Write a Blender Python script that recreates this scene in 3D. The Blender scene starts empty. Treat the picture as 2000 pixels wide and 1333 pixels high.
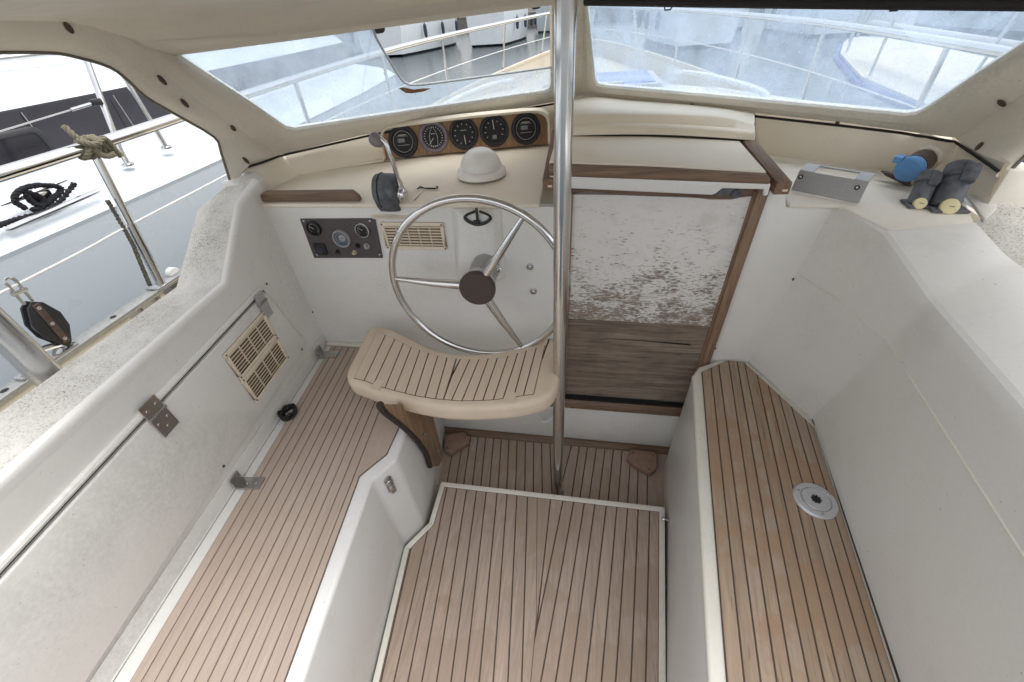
import bpy, bmesh, math, random
from mathutils import Vector, Matrix
random.seed(7)
S = bpy.context.scene
COL = S.collection
V = Vector
rad = math.radians

# ------------------------------------------------------------------ camera
F, CX, CY = 780.0, 1000.0, 666.5            # focal length and centre in photo pixels
CAM = V((0, 0, 1.65))                       # X starboard, Y forward, Z up, sole at z = 0
_fw = V((160, 656.5, -F)).normalized()      # boat's forward axis seen in camera axes
_dn = V((74, -927.5, -F))
_dn = (_dn - _fw * _dn.dot(_fw)).normalized()
_up = -_dn
RM = Matrix((_fw.cross(_up), _fw, _up))
cd = bpy.data.cameras.new('camera')
cam = bpy.data.objects.new('camera', cd)
COL.objects.link(cam)
cam.matrix_world = Matrix.Translation(CAM) @ RM.to_4x4()
cd.sensor_width = 36
cd.lens = F * 36 / 2000
cd.clip_start = 0.02
cd.clip_end = 2000
S.camera = cam

# ------------------------------------------------------------------ world, sun, exposure
SUN_EL, SUN_AZ = 74, 60                    # degrees; azimuth clockwise from +Y
w = bpy.data.worlds.new('World')
S.world = w
w.use_nodes = True
nt = w.node_tree
bg = nt.nodes['Background']
sk = nt.nodes.new('ShaderNodeTexSky')
sk.sky_type = 'NISHITA'
sk.sun_disc = False
sk.sun_elevation = rad(SUN_EL)
sk.sun_rotation = rad(SUN_AZ)
sk.dust_density = 3.0
sk.air_density = 1.0
hs = nt.nodes.new('ShaderNodeHueSaturation')
hs.inputs['Saturation'].default_value = 0.20   # cloud cover: pale sky
nt.links.new(sk.outputs[0], hs.inputs['Color'])
nt.links.new(hs.outputs[0], bg.inputs[0])
bg.inputs[1].default_value = 0.15
sl = bpy.data.lights.new('sun', 'SUN')
sl.energy = 0.6
sl.angle = rad(50)
sl.color = (1.0, 0.975, 0.95)
sun = bpy.data.objects.new('sun', sl)
COL.objects.link(sun)
_d = V((math.sin(rad(SUN_AZ)) * math.cos(rad(SUN_EL)), math.cos(rad(SUN_AZ)) * math.cos(rad(SUN_EL)), math.sin(rad(SUN_EL))))
sun.rotation_euler = _d.to_track_quat('Z', 'Y').to_euler()
S.view_settings.view_transform = 'Standard'
S.view_settings.look = 'None'
S.view_settings.exposure = 1.18
S.view_settings.gamma = 1.0
S.render.engine = 'CYCLES'
S.cycles.max_bounces = 10
S.cycles.transparent_max_bounces = 12

# ------------------------------------------------------------------ pixel -> place helpers
def ray(px, py):
    return RM @ V(((px - CX) / F, -(py - CY) / F, -1))
def onZ(px, py, z):
    d = ray(px, py); return CAM + d * ((z - CAM.z) / d.z)
def onY(px, py, y):
    d = ray(px, py); return CAM + d * (y / d.y)
def onX(px, py, x):
    d = ray(px, py); return CAM + d * (x / d.x)
def onP(px, py, p0, n):
    d = ray(px, py); return CAM + d * ((V(p0) - CAM).dot(n) / d.dot(n))
def vplane(a, b):                            # normal of the upright plane through a and b
    d = V(b) - V(a); return V((d.y, -d.x, 0)).normalized()
def mir(p, c=-0.05):
    return V((2 * c - p[0], p[1], p[2]))

# ------------------------------------------------------------------ mesh builder
class MB:
    def __init__(s): s.v = []; s.f = []
    def add(s, vs, fs):
        o = len(s.v); s.v += [V(v) for v in vs]; s.f += [[i + o for i in f] for f in fs]; return s
    def prism(s, poly, vec):
        n = len(poly); vec = V(vec)
        vs = [V(p) for p in poly] + [V(p) + vec for p in poly]
        fs = [list(range(n))[::-1], list(range(n, 2 * n))] + [[i, (i + 1) % n, (i + 1) % n + n, i + n] for i in range(n)]
        return s.add(vs, fs)
    def obox(s, o, u, v, w):
        o, u, v, w = V(o), V(u), V(v), V(w)
        return s.prism([o, o + u, o + u + v, o + v], w)
    def box(s, c, size, rot=None):
        c = V(c); r = rot or Matrix.Identity(3)
        u, v, w = r @ V((size[0], 0, 0)), r @ V((0, size[1], 0)), r @ V((0, 0, size[2]))
        return s.obox(c - (u + v + w) / 2, u, v, w)
    def loft(s, rings, closed=True, cap=True):
        n = len(rings[0]); vs = [p for r in rings for p in r]; fs = []
        for i in range(len(rings) - 1):
            for j in range(n if closed else n - 1):
                k = (j + 1) % n
                fs.append([i * n + j, i * n + k, (i + 1) * n + k, (i + 1) * n + j])
        if cap and closed:
            fs.append(list(range(n))[::-1]); fs.append([(len(rings) - 1) * n + j for j in range(n)])
        return s.add(vs, fs)
    def sheet(s, rows): return s.loft(rows, closed=False, cap=False)
    def tube(s, path, r, n=10, cap=True, closed=False, flat=None):
        path = [V(p) for p in path]; m = len(path)
        rs = r if isinstance(r, (list, tuple)) else [r] * m
        rings = []; nrm = None
        for i, p in enumerate(path):
            if closed: t = path[(i + 1) % m] - path[i - 1]
            else: t = path[min(i + 1, m - 1)] - path[max(i - 1, 0)]
            t.normalize()
            if nrm is None:
                a = V((0, 0, 1)) if abs(t.z) < .9 else V((1, 0, 0))
                nrm = (a - t * a.dot(t)).normalized()
            else:
                nrm = (nrm - t * nrm.dot(t)).normalized()
            b = t.cross(nrm)
            rings.append([p + (nrm * math.cos(2 * math.pi * k / n) + b * math.sin(2 * math.pi * k / n) * (flat or 1)) * rs[i] for k in range(n)])
        if closed:
            rings.append(rings[0]); return s.loft(rings, True, False)
        return s.loft(rings, True, cap)
    def lathe(s, o, axis, prof, n=28, cap=True):
        o = V(o); ax = V(axis).normalized()
        a = V((0, 0, 1)) if abs(ax.z) < .9 else V((1, 0, 0))
        u = (a - ax * a.dot(ax)).normalized(); w_ = ax.cross(u)
        rings = [[o + ax * h + (u * math.cos(2 * math.pi * k / n) + w_ * math.sin(2 * math.pi * k / n)) * max(r, 1e-5) for k in range(n)] for r, h in prof]
        return s.loft(rings, True, cap)

def spline(pts, k=6, closed=False):
    pts = [V(p) for p in pts]; n = len(pts); out = []
    for i in range(n if closed else n - 1):
        if closed: p0, p1, p2, p3 = pts[i - 1], pts[i], pts[(i + 1) % n], pts[(i + 2) % n]
        else: p0, p1, p2, p3 = pts[max(i - 1, 0)], pts[i], pts[i + 1], pts[min(i + 2, n - 1)]
        for j in range(k):
            t = j / k
            out.append(.5 * ((2 * p1) + (p2 - p0) * t + (2 * p0 - 5 * p1 + 4 * p2 - p3) * t * t + (3 * p1 - p0 - 3 * p2 + p3) * t ** 3))
    if not closed: out.append(pts[-1])
    return out
def arc(c, u, v, r, a0, a1, n):
    c, u, v = V(c), V(u), V(v)
    return [c + (u * math.cos(a0 + (a1 - a0) * i / n) + v * math.sin(a0 + (a1 - a0) * i / n)) * r for i in range(n + 1)]
def lerp(a, b, t): return V(a) + (V(b) - V(a)) * t

from mathutils.bvhtree import BVHTree
def hit(mb, px, py):
    """point and camera-side normal where the sight line of a photo pixel meets a mesh"""
    t = BVHTree.FromPolygons(mb.v, mb.f)
    d = ray(px, py).normalized()
    p, n, i, dist = t.ray_cast(CAM, d)
    if p is None: return None, None
    return p, (n if n.dot(d) < 0 else -n)
ORG = {}
def build(name, mb, mat, parent=None, origin=None, bevel=0, seg=2, ang=35, smooth=True):
    o = V(origin) if origin is not None else V((0, 0, 0))
    bm = bmesh.new()
    vs = [bm.verts.new(p - o) for p in mb.v]
    for f in mb.f:
        try: bm.faces.new([vs[i] for i in f])
        except ValueError: pass
    bmesh.ops.remove_doubles(bm, verts=bm.verts, dist=1e-5)
    bmesh.ops.recalc_face_normals(bm, faces=bm.faces)
    if bevel:
        es = [e for e in bm.edges if len(e.link_faces) == 2 and e.calc_face_angle(0) > rad(28)]
        bmesh.ops.bevel(bm, geom=es, offset=bevel, offset_type='OFFSET', segments=seg, profile=.5, affect='EDGES', clamp_overlap=True)
    me = bpy.data.meshes.new(name)
    bm.to_mesh(me); bm.free()
    if smooth:
        me.shade_smooth(); me.set_sharp_from_angle(angle=rad(ang))
    if mat: me.materials.append(mat)
    ob = bpy.data.objects.new(name, me)
    COL.objects.link(ob)
    if parent: ob.parent = parent
    return ob
def tag(o, label=None, cat=None, group=None, kind=None):
    if label: o['label'] = label
    if cat: o['category'] = cat
    if group: o['group'] = group
    if kind: o['kind'] = kind
    return o
def thing(name, label, cat, loc, group=None, kind=None):
    o = bpy.data.objects.new(name, None)
    COL.objects.link(o); o.location = V(loc); o.empty_display_size = .05
    ORG[o] = V(loc)
    return tag(o, label, cat, group, kind)
def part(root, name, mb, mat, under=None, kind=None, label=None, **k):
    return tag(build(name, mb, mat, under or root, ORG[root], **k), kind=kind, label=label)
def single(name, mb, mat, label, cat, group=None, kind=None, **k):
    lo = V((min(p.x for p in mb.v) + max(p.x for p in mb.v), min(p.y for p in mb.v) + max(p.y for p in mb.v), 0)) / 2
    lo.z = min(p.z for p in mb.v)
    ob = build(name, mb, mat, None, lo, **k); ob.location = lo
    ORG[ob] = lo
    return tag(ob, label, cat, group, kind)
def copy_tree(o, off, parent=None):
    c = o.copy(); COL.objects.link(c); c.parent = parent
    if parent is None: c.location = o.location + V(off)
    for ch in list(o.children): copy_tree(ch, off, c)
    return c

# ------------------------------------------------------------------ materials
def srgb(r, g, b):
    f = lambda c: (c / 255 / 12.92) if c / 255 <= .04045 else ((c / 255 + .055) / 1.055) ** 2.4
    return (f(r), f(g), f(b), 1)
class NT:
    def __init__(s, name):
        s.m = bpy.data.materials.new(name); s.m.use_nodes = True; s.t = s.m.node_tree
        s.p = s.t.nodes['Principled BSDF']; s.out = s.t.nodes['Material Output']
    def n(s, typ, **kw):
        x = s.t.nodes.new('ShaderNode' + typ)
        for k, v in kw.items():
            if k.startswith('i_'):
                key = k[2:]
                key = int(key) if key.isdigit() else key.replace('_', ' ')
                x.inputs[key].default_value = v
            else: setattr(x, k, v)
        return x
    def l(s, a, b): s.t.links.new(a, b)
    def coord(s, scale=(1, 1, 1), zrot=0, src='Object', rnd=0):
        tc = s.n('TexCoord'); mp = s.n('Mapping')
        mp.inputs['Scale'].default_value = scale
        if zrot:
            vr = s.n('VectorRotate', rotation_type='Z_AXIS'); vr.inputs['Angle'].default_value = rad(zrot)
            s.l(tc.outputs[src], vr.inputs[0]); s.l(vr.outputs[0], mp.inputs[0])
        else: s.l(tc.outputs[src], mp.inputs[0])
        if rnd:
            oi = s.n('ObjectInfo'); mu = s.n('Math', operation='MULTIPLY'); mu.inputs[1].default_value = rnd
            s.l(oi.outputs['Random'], mu.inputs[0]); s.l(mu.outputs[0], mp.inputs['Location'])
        return mp.outputs[0]
    def noise(s, vec, scale, detail=5, rough=.55, dist=0):
        x = s.n('TexNoise', i_Scale=scale, i_Detail=detail, i_Roughness=rough, i_Distortion=dist)
        s.l(vec, x.inputs['Vector']); return x.outputs['Fac']
    def ramp(s, fac, stops, interp='LINEAR'):
        x = s.n('ValToRGB'); cr = x.color_ramp; cr.interpolation = interp
        while len(cr.elements) < len(stops): cr.elements.new(.5)
        for e, (p, c) in zip(cr.elements, stops):
            e.position = p; e.color = c if len(c) == 4 else (*c, 1)
        s.l(fac, x.inputs[0]); return x.outputs[0]
    def g(s, fac, a, b):                          # grey smooth step
        return s.ramp(fac, [(a, (0, 0, 0, 1)), (b, (1, 1, 1, 1))])
    def mix(s, fac, a, b, blend='MIX'):
        x = s.n('Mix', data_type='RGBA', blend_type=blend)
        for sock, val in ((x.inputs[0], fac), (x.inputs[6], a), (x.inputs[7], b)):
            if isinstance(val, (int, float)): sock.default_value = val
            elif isinstance(val, tuple): sock.default_value = val
            else: s.l(val, sock)
        return x.outputs[2]
    def math(s, op, a, b):
        x = s.n('Math', operation=op)
        for i, val in enumerate((a, b)):
            if isinstance(val, (int, float)): x.inputs[i].default_value = val
            else: s.l(val, x.inputs[i])
        return x.outputs[0]
    def bump(s, h, strength=.2, dist=.002):
        x = s.n('Bump', i_Strength=strength, i_Distance=dist)
        s.l(h, x.inputs['Height']); s.l(x.outputs[0], s.p.inputs['Normal'])
    def base(s, c):
        if isinstance(c, tuple): s.p.inputs['Base Color'].default_value = c
        else: s.l(c, s.p.inputs['Base Color'])
    def rough(s, c):
        if isinstance(c, (int, float)): s.p.inputs['Roughness'].default_value = c
        else: s.l(c, s.p.inputs['Roughness'])
    def metal(s, v): s.p.inputs['Metallic'].default_value = v

def gelcoat(name, col, dirt=srgb(120, 112, 100), amount=.35, rough=.42, bump=.12):
    m = NT(name); c = m.coord()
    cloud = m.g(m.noise(c, 1.7, 5, .6), .47, .72)                    # broad smudges
    big = m.g(m.noise(c, 4.3, 6, .65), .52, .80)
    grain = m.g(m.noise(c, 95, 5, .75), .36, .70)
    fine = m.noise(c, 140, 3, .6)
    spk = m.g(m.noise(c, 120, 2, .5), .735, .765)
    k = m.math('MULTIPLY', m.math('ADD', m.math('MULTIPLY', m.math('MULTIPLY', cloud, grain), .9), m.math('MULTIPLY', big, .45)), amount)
    c1 = m.mix(k, col, dirt)
    c1 = m.mix(m.math('MULTIPLY', spk, amount), c1, tuple(x * .5 for x in dirt[:3]) + (1,))
    v = m.g(fine, .2, .8)
    c1 = m.mix(.06, c1, v, 'MULTIPLY')
    m.base(c1)
    m.rough(m.math('ADD', m.math('MULTIPLY', cloud, .22), rough))
    m.bump(m.noise(c, 260, 3, .6), bump, .0012)
    return m.m
def plain(name, col, rough=.5, metal=0, var=.12, scale=60, bump=0, bscale=300):
    m = NT(name); c = m.coord()
    n = m.noise(c, scale, 5, .6)
    dark = tuple(x * (1 - var * 2) for x in col[:3]) + (1,)
    m.base(m.mix(m.g(n, .35, .7), col, dark)); m.metal(metal)
    m.rough(m.math('ADD', m.math('MULTIPLY', n, .2), rough - .1))
    if bump: m.bump(m.noise(c, bscale, 4, .6), bump, .001)
    return m.m
def steel(name, col=(.66, .655, .645, 1), rough=.12, dull=.10):
    m = NT(name); c = m.coord()
    n = m.noise(c, 9, 3, .5)
    m.base(m.mix(m.g(n, .45, .75), col, tuple(x * .88 for x in col[:3]) + (1,))); m.metal(1)
    m.rough(m.math('ADD', m.math('MULTIPLY', m.g(n, .4, .8), dull), rough))
    m.bump(m.noise(c, 500, 2), .03, .0005)
    return m.m
def wood(name, c1, c2, c3, along='Y', fine=1.0, rough=.7, vary=.25, wet=None, pores=.5, bump=.25, grey=None, rgrey=0, zrot=0):
    m = NT(name)
    k = {'X': (3, 70, 70), 'Y': (70, 3, 70), 'Z': (70, 70, 3)}[along]
    g = tuple(x * fine for x in k)
    c = m.coord(g, zrot, rnd=37.0)
    n1 = m.noise(c, 1.6, 6, .65, .6)
    n2 = m.noise(m.coord(tuple(x * 3 for x in g), zrot, rnd=11.0), 1.3, 3, .6)
    col = m.ramp(n1, [(.30, c3), (.52, c1), (.75, c2)])
    pore = m.g(n2, .60, .72)
    col = m.mix(m.math('MULTIPLY', pore, pores), col, tuple(x * .45 for x in c3[:3]) + (1,))
    oi = m.n('ObjectInfo')
    col = m.mix(vary, col, m.ramp(oi.outputs['Random'], [(0, (.45, .45, .47, 1)), (1, (1, 1, 1, 1))]), 'MULTIPLY')
    tcw = m.n('TexCoord')
    big = m.n('TexNoise', i_Scale=5.5, i_Detail=5.0, i_Roughness=.6)
    m.l(tcw.outputs['Object'], big.inputs['Vector'])
    if grey: col = m.mix(m.math('MULTIPLY', m.g(big.outputs[0], .48, .68), .7), col, grey)
    if rgrey:
        wn = m.n('TexWhiteNoise', noise_dimensions='1D'); m.l(oi.outputs['Random'], wn.inputs['W'])
        col = m.mix(m.math('MULTIPLY', wn.outputs['Value'], rgrey), col, grey)
    if wet: col = m.mix(m.math('MULTIPLY', m.g(big.outputs[0], .50, .56), .55), col, wet)
    m.base(col)
    m.rough(m.math('ADD', m.math('MULTIPLY', n1, .2), rough - .1))
    m.bump(m.mix(.5, n1, n2), bump, .0015)
    return m.m

CREAM2 = gelcoat('shelf_offwhite', srgb(232, 225, 212), dirt=srgb(176, 160, 136), amount=.3, rough=.5)
WHITE = gelcoat('gelcoat_white', srgb(228, 227, 223), amount=.22, rough=.3)
WALLW = gelcoat('gelcoat_wall', srgb(228, 226, 220), dirt=srgb(140, 139, 126), amount=.45, rough=.3)
CREAM = gelcoat('gelcoat_cream', srgb(238, 227, 208), dirt=srgb(186, 166, 138), amount=.3, rough=.5)
LINER = gelcoat('shelter_cream', srgb(224, 217, 203), dirt=srgb(146, 134, 116), amount=.5, rough=.5)
TRIM = gelcoat('trim_white', srgb(228, 224, 212), dirt=srgb(140, 130, 108), amount=.5, rough=.5)
DECK = wood('synthetic_teak', srgb(180, 163, 149), srgb(188, 171, 157), srgb(170, 153, 140), pores=.22, vary=.08, rough=.75, bump=.15, wet=srgb(172, 155, 139), zrot=-6)
SOLE = wood('synthetic_teak_worn', srgb(174, 156, 141), srgb(188, 170, 155), srgb(156, 139, 125), pores=.5, vary=.18, rough=.75, bump=.25, wet=srgb(156, 137, 118))
TEAK = wood('bench_teak', srgb(166, 144, 121), srgb(184, 163, 139), srgb(140, 117, 97), pores=.75, vary=.34, rough=.65, wet=srgb(156, 122, 92), grey=srgb(172, 156, 139), rgrey=.55, zrot=8.3)
TEAKX = wood('trim_teak', srgb(122, 98, 78), srgb(148, 122, 98), srgb(88, 69, 56), along='X', pores=.6, vary=.15, rough=.55, grey=srgb(120, 98, 84))
TEAKZ = wood('jamb_teak', srgb(142, 114, 92), srgb(166, 138, 112), srgb(104, 82, 66), along='Z', pores=.6, vary=.1, rough=.6, grey=srgb(112, 92, 76))
TEAKR = wood('rail_teak', srgb(128, 100, 80), srgb(152, 124, 102), srgb(92, 70, 56), pores=.6, vary=.1, rough=.7, grey=srgb(126, 112, 98))
VENEER = wood('pod_veneer', srgb(150, 114, 74), srgb(172, 136, 92), srgb(118, 86, 56), along='Z', fine=.8, pores=.5, vary=0, rough=.4, bump=.08)
PLY = wood('weathered_ply', srgb(150, 122, 92), srgb(176, 148, 116), srgb(108, 84, 62), along='Z', pores=.7, vary=0, rough=.85, grey=srgb(110, 96, 82))
BAREW = wood('bare_board', srgb(132, 117, 103), srgb(160, 144, 128), srgb(92, 80, 70), along='X', fine=.8, pores=.85, vary=0, rough=.85, bump=.5, grey=srgb(96, 84, 73))
CAULK = plain('caulk', srgb(88, 73, 62), .8)
CAULKL = plain('caulk_pale', srgb(112, 96, 84), .8)
BLACK = plain('black_plastic', srgb(34, 33, 36), .45, var=.1)
RUBBER = plain('black_rubber', srgb(24, 22, 22), .7)
BEZEL = plain('instrument_bezel', srgb(40, 37, 41), .6)
BEZELG = plain('instrument_bezel_faded', srgb(122, 112, 120), .6)
DIAL = plain('dial_face', srgb(20, 20, 22), .6)
MARK = plain('dial_marks', srgb(196, 196, 190), .5)
LCD = plain('display_grey', srgb(112, 116, 116), .25)
STEEL = steel('stainless')
STEELD = steel('stainless_worn', (.52, .515, .51, 1), .22, .2)
CHROME = steel('chrome', (.75, .75, .76, 1), .08, .12)
ALU = plain('weathered_alloy', srgb(176, 175, 175), .5, metal=.35, var=.14, scale=420, bump=.2)
CAPM = plain('filler_alloy', srgb(205, 206, 210), .35, metal=.45, var=.06, scale=90)
ZINC = plain('weathered_grey_casting', srgb(112, 114, 120), .6, metal=.3, var=.28, scale=40, bump=.25, bscale=120)
BRONZE = plain('brown_bronze', srgb(92, 74, 66), .5, metal=.2, var=.2, scale=30)
BLUE = plain('blue_cap', srgb(96, 150, 206), .5, var=.06)
YELLOW = plain('yellow_disc', srgb(228, 216, 170), .55, var=.05)
GRILLE = plain('grille_cream', srgb(232, 218, 196), .5, var=.05)
SHADOWBOX = plain('grille_back', srgb(120, 100, 78), .8)
SEATM = plain('seat_resin', srgb(214, 196, 174), .55, var=.06, scale=9, bump=.1, bscale=400)
SEATP = wood('seat_strips', srgb(208, 188, 168), srgb(214, 195, 176), srgb(200, 180, 160), pores=.06, vary=.04, rough=.65, bump=.1)
PANELM = plain('engine_panel_grey', srgb(86, 80, 80), .55, var=.18, scale=180, bump=.1)
HUB = plain('hub_vinyl', srgb(74, 62, 56), .6, var=.1, scale=200, bump=.25, bscale=500)
DOME = plain('dome_white', srgb(245, 242, 236), .35, var=.05, scale=14)
ROPEG = plain('rope_olive', srgb(132, 126, 106), .9, var=.25, scale=80, bump=.5, bscale=700)
ROPEB = plain('rope_black', srgb(22, 21, 26), .85, bump=.5, bscale=700)
LINEW = plain('line_white', srgb(225, 225, 222), .6)
PADM = plain('corner_pad', srgb(150, 122, 104), .75, var=.12, scale=30)
CREAMW = gelcoat('bulwark_cream', srgb(206, 198, 180), dirt=srgb(120, 108, 90), amount=.5)
HULLW = gelcoat('neighbour_gelcoat', srgb(204, 211, 216), dirt=srgb(205, 210, 212), amount=.1, rough=.25, bump=.03)

def nonskid(name):
    m = NT(name); c = m.coord()
    grit = m.g(m.noise(c, 230, 3, .65), .50, .66)
    big = m.g(m.noise(c, 4, 7, .72), .38, .66)
    k = m.math('MULTIPLY', grit, m.math('ADD', m.math('MULTIPLY', big, .90), .05))
    c1 = m.mix(m.math('MULTIPLY', big, .45), srgb(218, 215, 207), srgb(166, 160, 146))
    m.base(m.mix(k, c1, srgb(62, 58, 48))); m.rough(.85)
    m.bump(m.noise(c, 190, 3, .6), .6, .003)
    return m.m
NONSKID = nonskid('nonskid_speckled')
def peel(name):
    m = NT(name)
    n1 = m.noise(m.coord((30, 30, 105)), 1.7, 6, .8, .2)
    n2 = m.noise(m.coord((1, 1, 1.6)), 8.5, 5, .7)
    tc = m.n('TexCoord'); sp = m.n('SeparateXYZ'); m.l(tc.outputs['Object'], sp.inputs[0])
    low = m.n('MapRange'); low.inputs[1].default_value = .86; low.inputs[2].default_value = .42
    low.inputs[3].default_value = 0; low.inputs[4].default_value = .23
    m.l(sp.outputs['Z'], low.inputs[0])
    t = m.math('ADD', m.math('ADD', n1, m.math('MULTIPLY', n2, .60)), low.outputs[0])
    mask = m.g(t, .965, .995)
    stain = m.g(m.noise(m.coord((40, 40, 160)), 1.2, 4, .6), .60, .78)
    smear = m.g(m.noise(m.coord((9, 9, 14)), 1.1, 5, .7), .52, .75)
    paint = m.mix(m.math('MULTIPLY', stain, .6), srgb(222, 219, 214), srgb(134, 131, 127))
    paint = m.mix(m.math('MULTIPLY', smear, .3), paint, srgb(150, 142, 132))
    wd = m.ramp(m.noise(m.coord((5, 5, 160)), 1.4, 4, .6), [(.3, srgb(120, 108, 97)), (.7, srgb(160, 147, 132))])
    m.base(m.mix(mask, paint, wd)); m.rough(.7)
    inv = m.math('SUBTRACT', 1.0, mask)
    m.bump(inv, .5, .001)
    return m.m
PEEL = peel('peeling_white_paint')
def pane(name, haze, tint):
    m = NT(name); c = m.coord()
    streak = m.noise(m.coord((5, 5, .8)), 2.0, 6, .65)
    n = m.noise(c, 7, 6, .65)
    dots = m.g(m.noise(c, 120, 2, .5), .66, .74)
    k = m.math('ADD', m.math('MULTIPLY', m.math('ADD', m.g(n, .3, .7), m.g(streak, .3, .7)), .22), haze - .22)
    k = m.math('ADD', k, m.math('MULTIPLY', dots, .12))
    tr = m.n('BsdfTransparent'); tr.inputs[0].default_value = (.90, .94, .97, 1)
    df = m.n('BsdfDiffuse'); df.inputs[0].default_value = tint
    tl = m.n('BsdfTranslucent'); tl.inputs[0].default_value = tint
    a = m.n('MixShader'); a.inputs[0].default_value = .85
    m.l(df.outputs[0], a.inputs[1]); m.l(tl.outputs[0], a.inputs[2])
    b = m.n('MixShader'); m.l(k, b.inputs[0]); m.l(tr.outputs[0], b.inputs[1]); m.l(a.outputs[0], b.inputs[2])
    gl = m.n('BsdfGlossy'); gl.inputs['Roughness'].default_value = .12
    fr = m.n('Fresnel'); fr.inputs[0].default_value = 1.3
    d = m.n('MixShader'); m.l(fr.outputs[0], d.inputs[0]); m.l(b.outputs[0], d.inputs[1]); m.l(gl.outputs[0], d.inputs[2])
    m.l(d.outputs[0], m.out.inputs[0])
    return m.m
PANEL_ = pane('hazy_screen_port', .33, srgb(220, 231, 242))
PANER = pane('hazy_screen_starboard', .28, srgb(208, 224, 242))
def glass_dark(name, col, rough=.06):
    m = NT(name); c = m.coord((1, .6, 1))
    n = m.noise(c, 6, 4, .6)
    m.base(m.mix(m.g(n, .4, .7), col, tuple(x * .5 for x in col[:3]) + (1,))); m.rough(rough)
    m.p.inputs['Specular IOR Level'].default_value = .35
    return m.m
NWIN = glass_dark('dark_cabin_glass', srgb(30, 28, 36), .12)
GLASS = glass_dark('gauge_glass', srgb(20, 20, 22), .05)
def water_mat():
    m = NT('harbour_water'); c = m.coord((1, 1, 1))
    n = m.noise(c, .9, 6, .55, .4)
    m.base(srgb(46, 60, 62)); m.rough(.06)
    m.p.inputs['IOR'].default_value = 1.33
    m.bump(m.mix(.4, n, m.noise(c, 4.5, 4, .6)), .45, .12)
    return m.m
WATER = water_mat()

# ================================================================== planks
def clip(poly, a, b, off=0.0):
    """keep the part of poly on the right-hand side of a->b, moved inwards by off"""
    d = V((b[0] - a[0], b[1] - a[1])); d.normalize(); n = V((d.y, -d.x))
    f = lambda p: (p[0] - a[0]) * n.x + (p[1] - a[1]) * n.y - off
    out = []
    for i, p in enumerate(poly):
        q = poly[(i + 1) % len(poly)]; fp, fq = f(p), f(q)
        if fp >= 0: out.append(p)
        if (fp >= 0) != (fq >= 0):
            t = fp / (fp - fq); out.append((p[0] + (q[0] - p[0]) * t, p[1] + (q[1] - p[1]) * t))
    return out
def area(p): return abs(sum(p[i][0] * p[(i + 1) % len(p)][1] - p[(i + 1) % len(p)][0] * p[i][1] for i in range(len(p)))) / 2
def planks(root, under, bound, seams, z0, z1, gap, mat, name='plank'):
    """bound: plan polygon; seams: lines (aft point, fore point) ordered port to starboard"""
    for i in range(len(seams) + 1):
        poly = list(bound)
        if i > 0: poly = clip(poly, seams[i - 1][0], seams[i - 1][1], gap / 2)
        if i < len(seams): poly = clip(poly, seams[i][1], seams[i][0], gap / 2) if poly else poly
        q = []
        for p in poly:
            if not q or (abs(p[0] - q[-1][0]) + abs(p[1] - q[-1][1])) > 1e-4: q.append(p)
        if len(q) < 3 or area(q) < 2e-4: continue
        dz = random.uniform(-.0004, .0004)
        mb = MB().prism([(p[0], p[1], z0) for p in q], (0, 0, z1 - z0 + dz))
        part(root, name, mb, mat, under, bevel=.0008, seg=1)
def xy(p): return (p.x, p.y)
def inset(poly, d):
    """inset of a counter-clockwise or clockwise plan polygon (lists of (x, y))"""
    n = len(poly); A = sum(poly[i][0] * poly[(i + 1) % n][1] - poly[(i + 1) % n][0] * poly[i][1] for i in range(n))
    sg = 1 if A > 0 else -1; out = []
    for i in range(n):
        p0, p1, p2 = V(poly[i - 1]), V(poly[i]), V(poly[(i + 1) % n])
        d1 = (p1 - p0).normalized(); d2 = (p2 - p1).normalized()
        n1 = V((-d1.y, d1.x)) * sg; n2 = V((-d2.y, d2.x)) * sg
        b = (n1 + n2); b = b / max(b.length_squared, .3) * 2
        out.append(xy(p1 + b * d))
    return out
def screw(root, p, n, r=.004, under=None, mat=None, name='screw'):
    p = V(p); n = V(n).normalized()
    part(root, name, MB().lathe(p, n, [(r, -.002), (r, .0006), (r * .75, .0016), (0, .0018)], 10, False), mat or STEELD, under)

YB = 1.22          # helm bulkhead
ZS = 0.12          # raised floor
ZL, ZR = 0.555, 0.585   # bench tops

# ================================================================== lower sole
so = thing('cockpit_sole', 'sunken strip of brown planked sole at the foot of the bulkhead', 'floor', (-.1, 1.0, 0), kind='structure')
lowb = [(-.74, .74), (.5, .74), (.5, 1.225), (-.74, 1.225)]
part(so, 'caulking', MB().prism([(x, y, -.05) for x, y in lowb], (0, 0, .0546)), CAULK)
Z5 = lambda x, y: onZ(820 + x / 4, 760 + y / 4, .004)
sl_ = [((215, 720), (250, 530)), ((285, 725), (320, 510)), ((345, 735), (385, 460)), ((412, 740), (455, 375)), ((478, 750), (515, 380)), ((545, 760), (577, 385)), ((612, 770), (637, 390)), ((680, 780), (697, 395)), ((748, 795), (760, 400)), ((820, 805), (825, 405)), ((888, 815), (888, 410)), ((958, 830), (950, 415)), ((1033, 800), (1015, 420)), ((1068, 760), (1072, 425)),
       ((1115, 720), (1185, 440)), ((1185, 845), (1247, 445)), ((1250, 850), (1310, 455)), ((1322, 855), (1380, 460)), ((1397, 865), (1447, 470)), ((1470, 870), (1512, 475)), ((1548, 880), (1580, 485)), ((1623, 890), (1648, 490)), ((1697, 895), (1705, 640)), ((1775, 905), (1777, 700))]
seams = [(xy(Z5(*a)), xy(Z5(*b))) for a, b in sl_]
planks(so, so, [(-.73, .75), (.46, .75), (.46, 1.19), (-.73, 1.19)], seams, .0002, .007, .005, SOLE)
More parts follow.
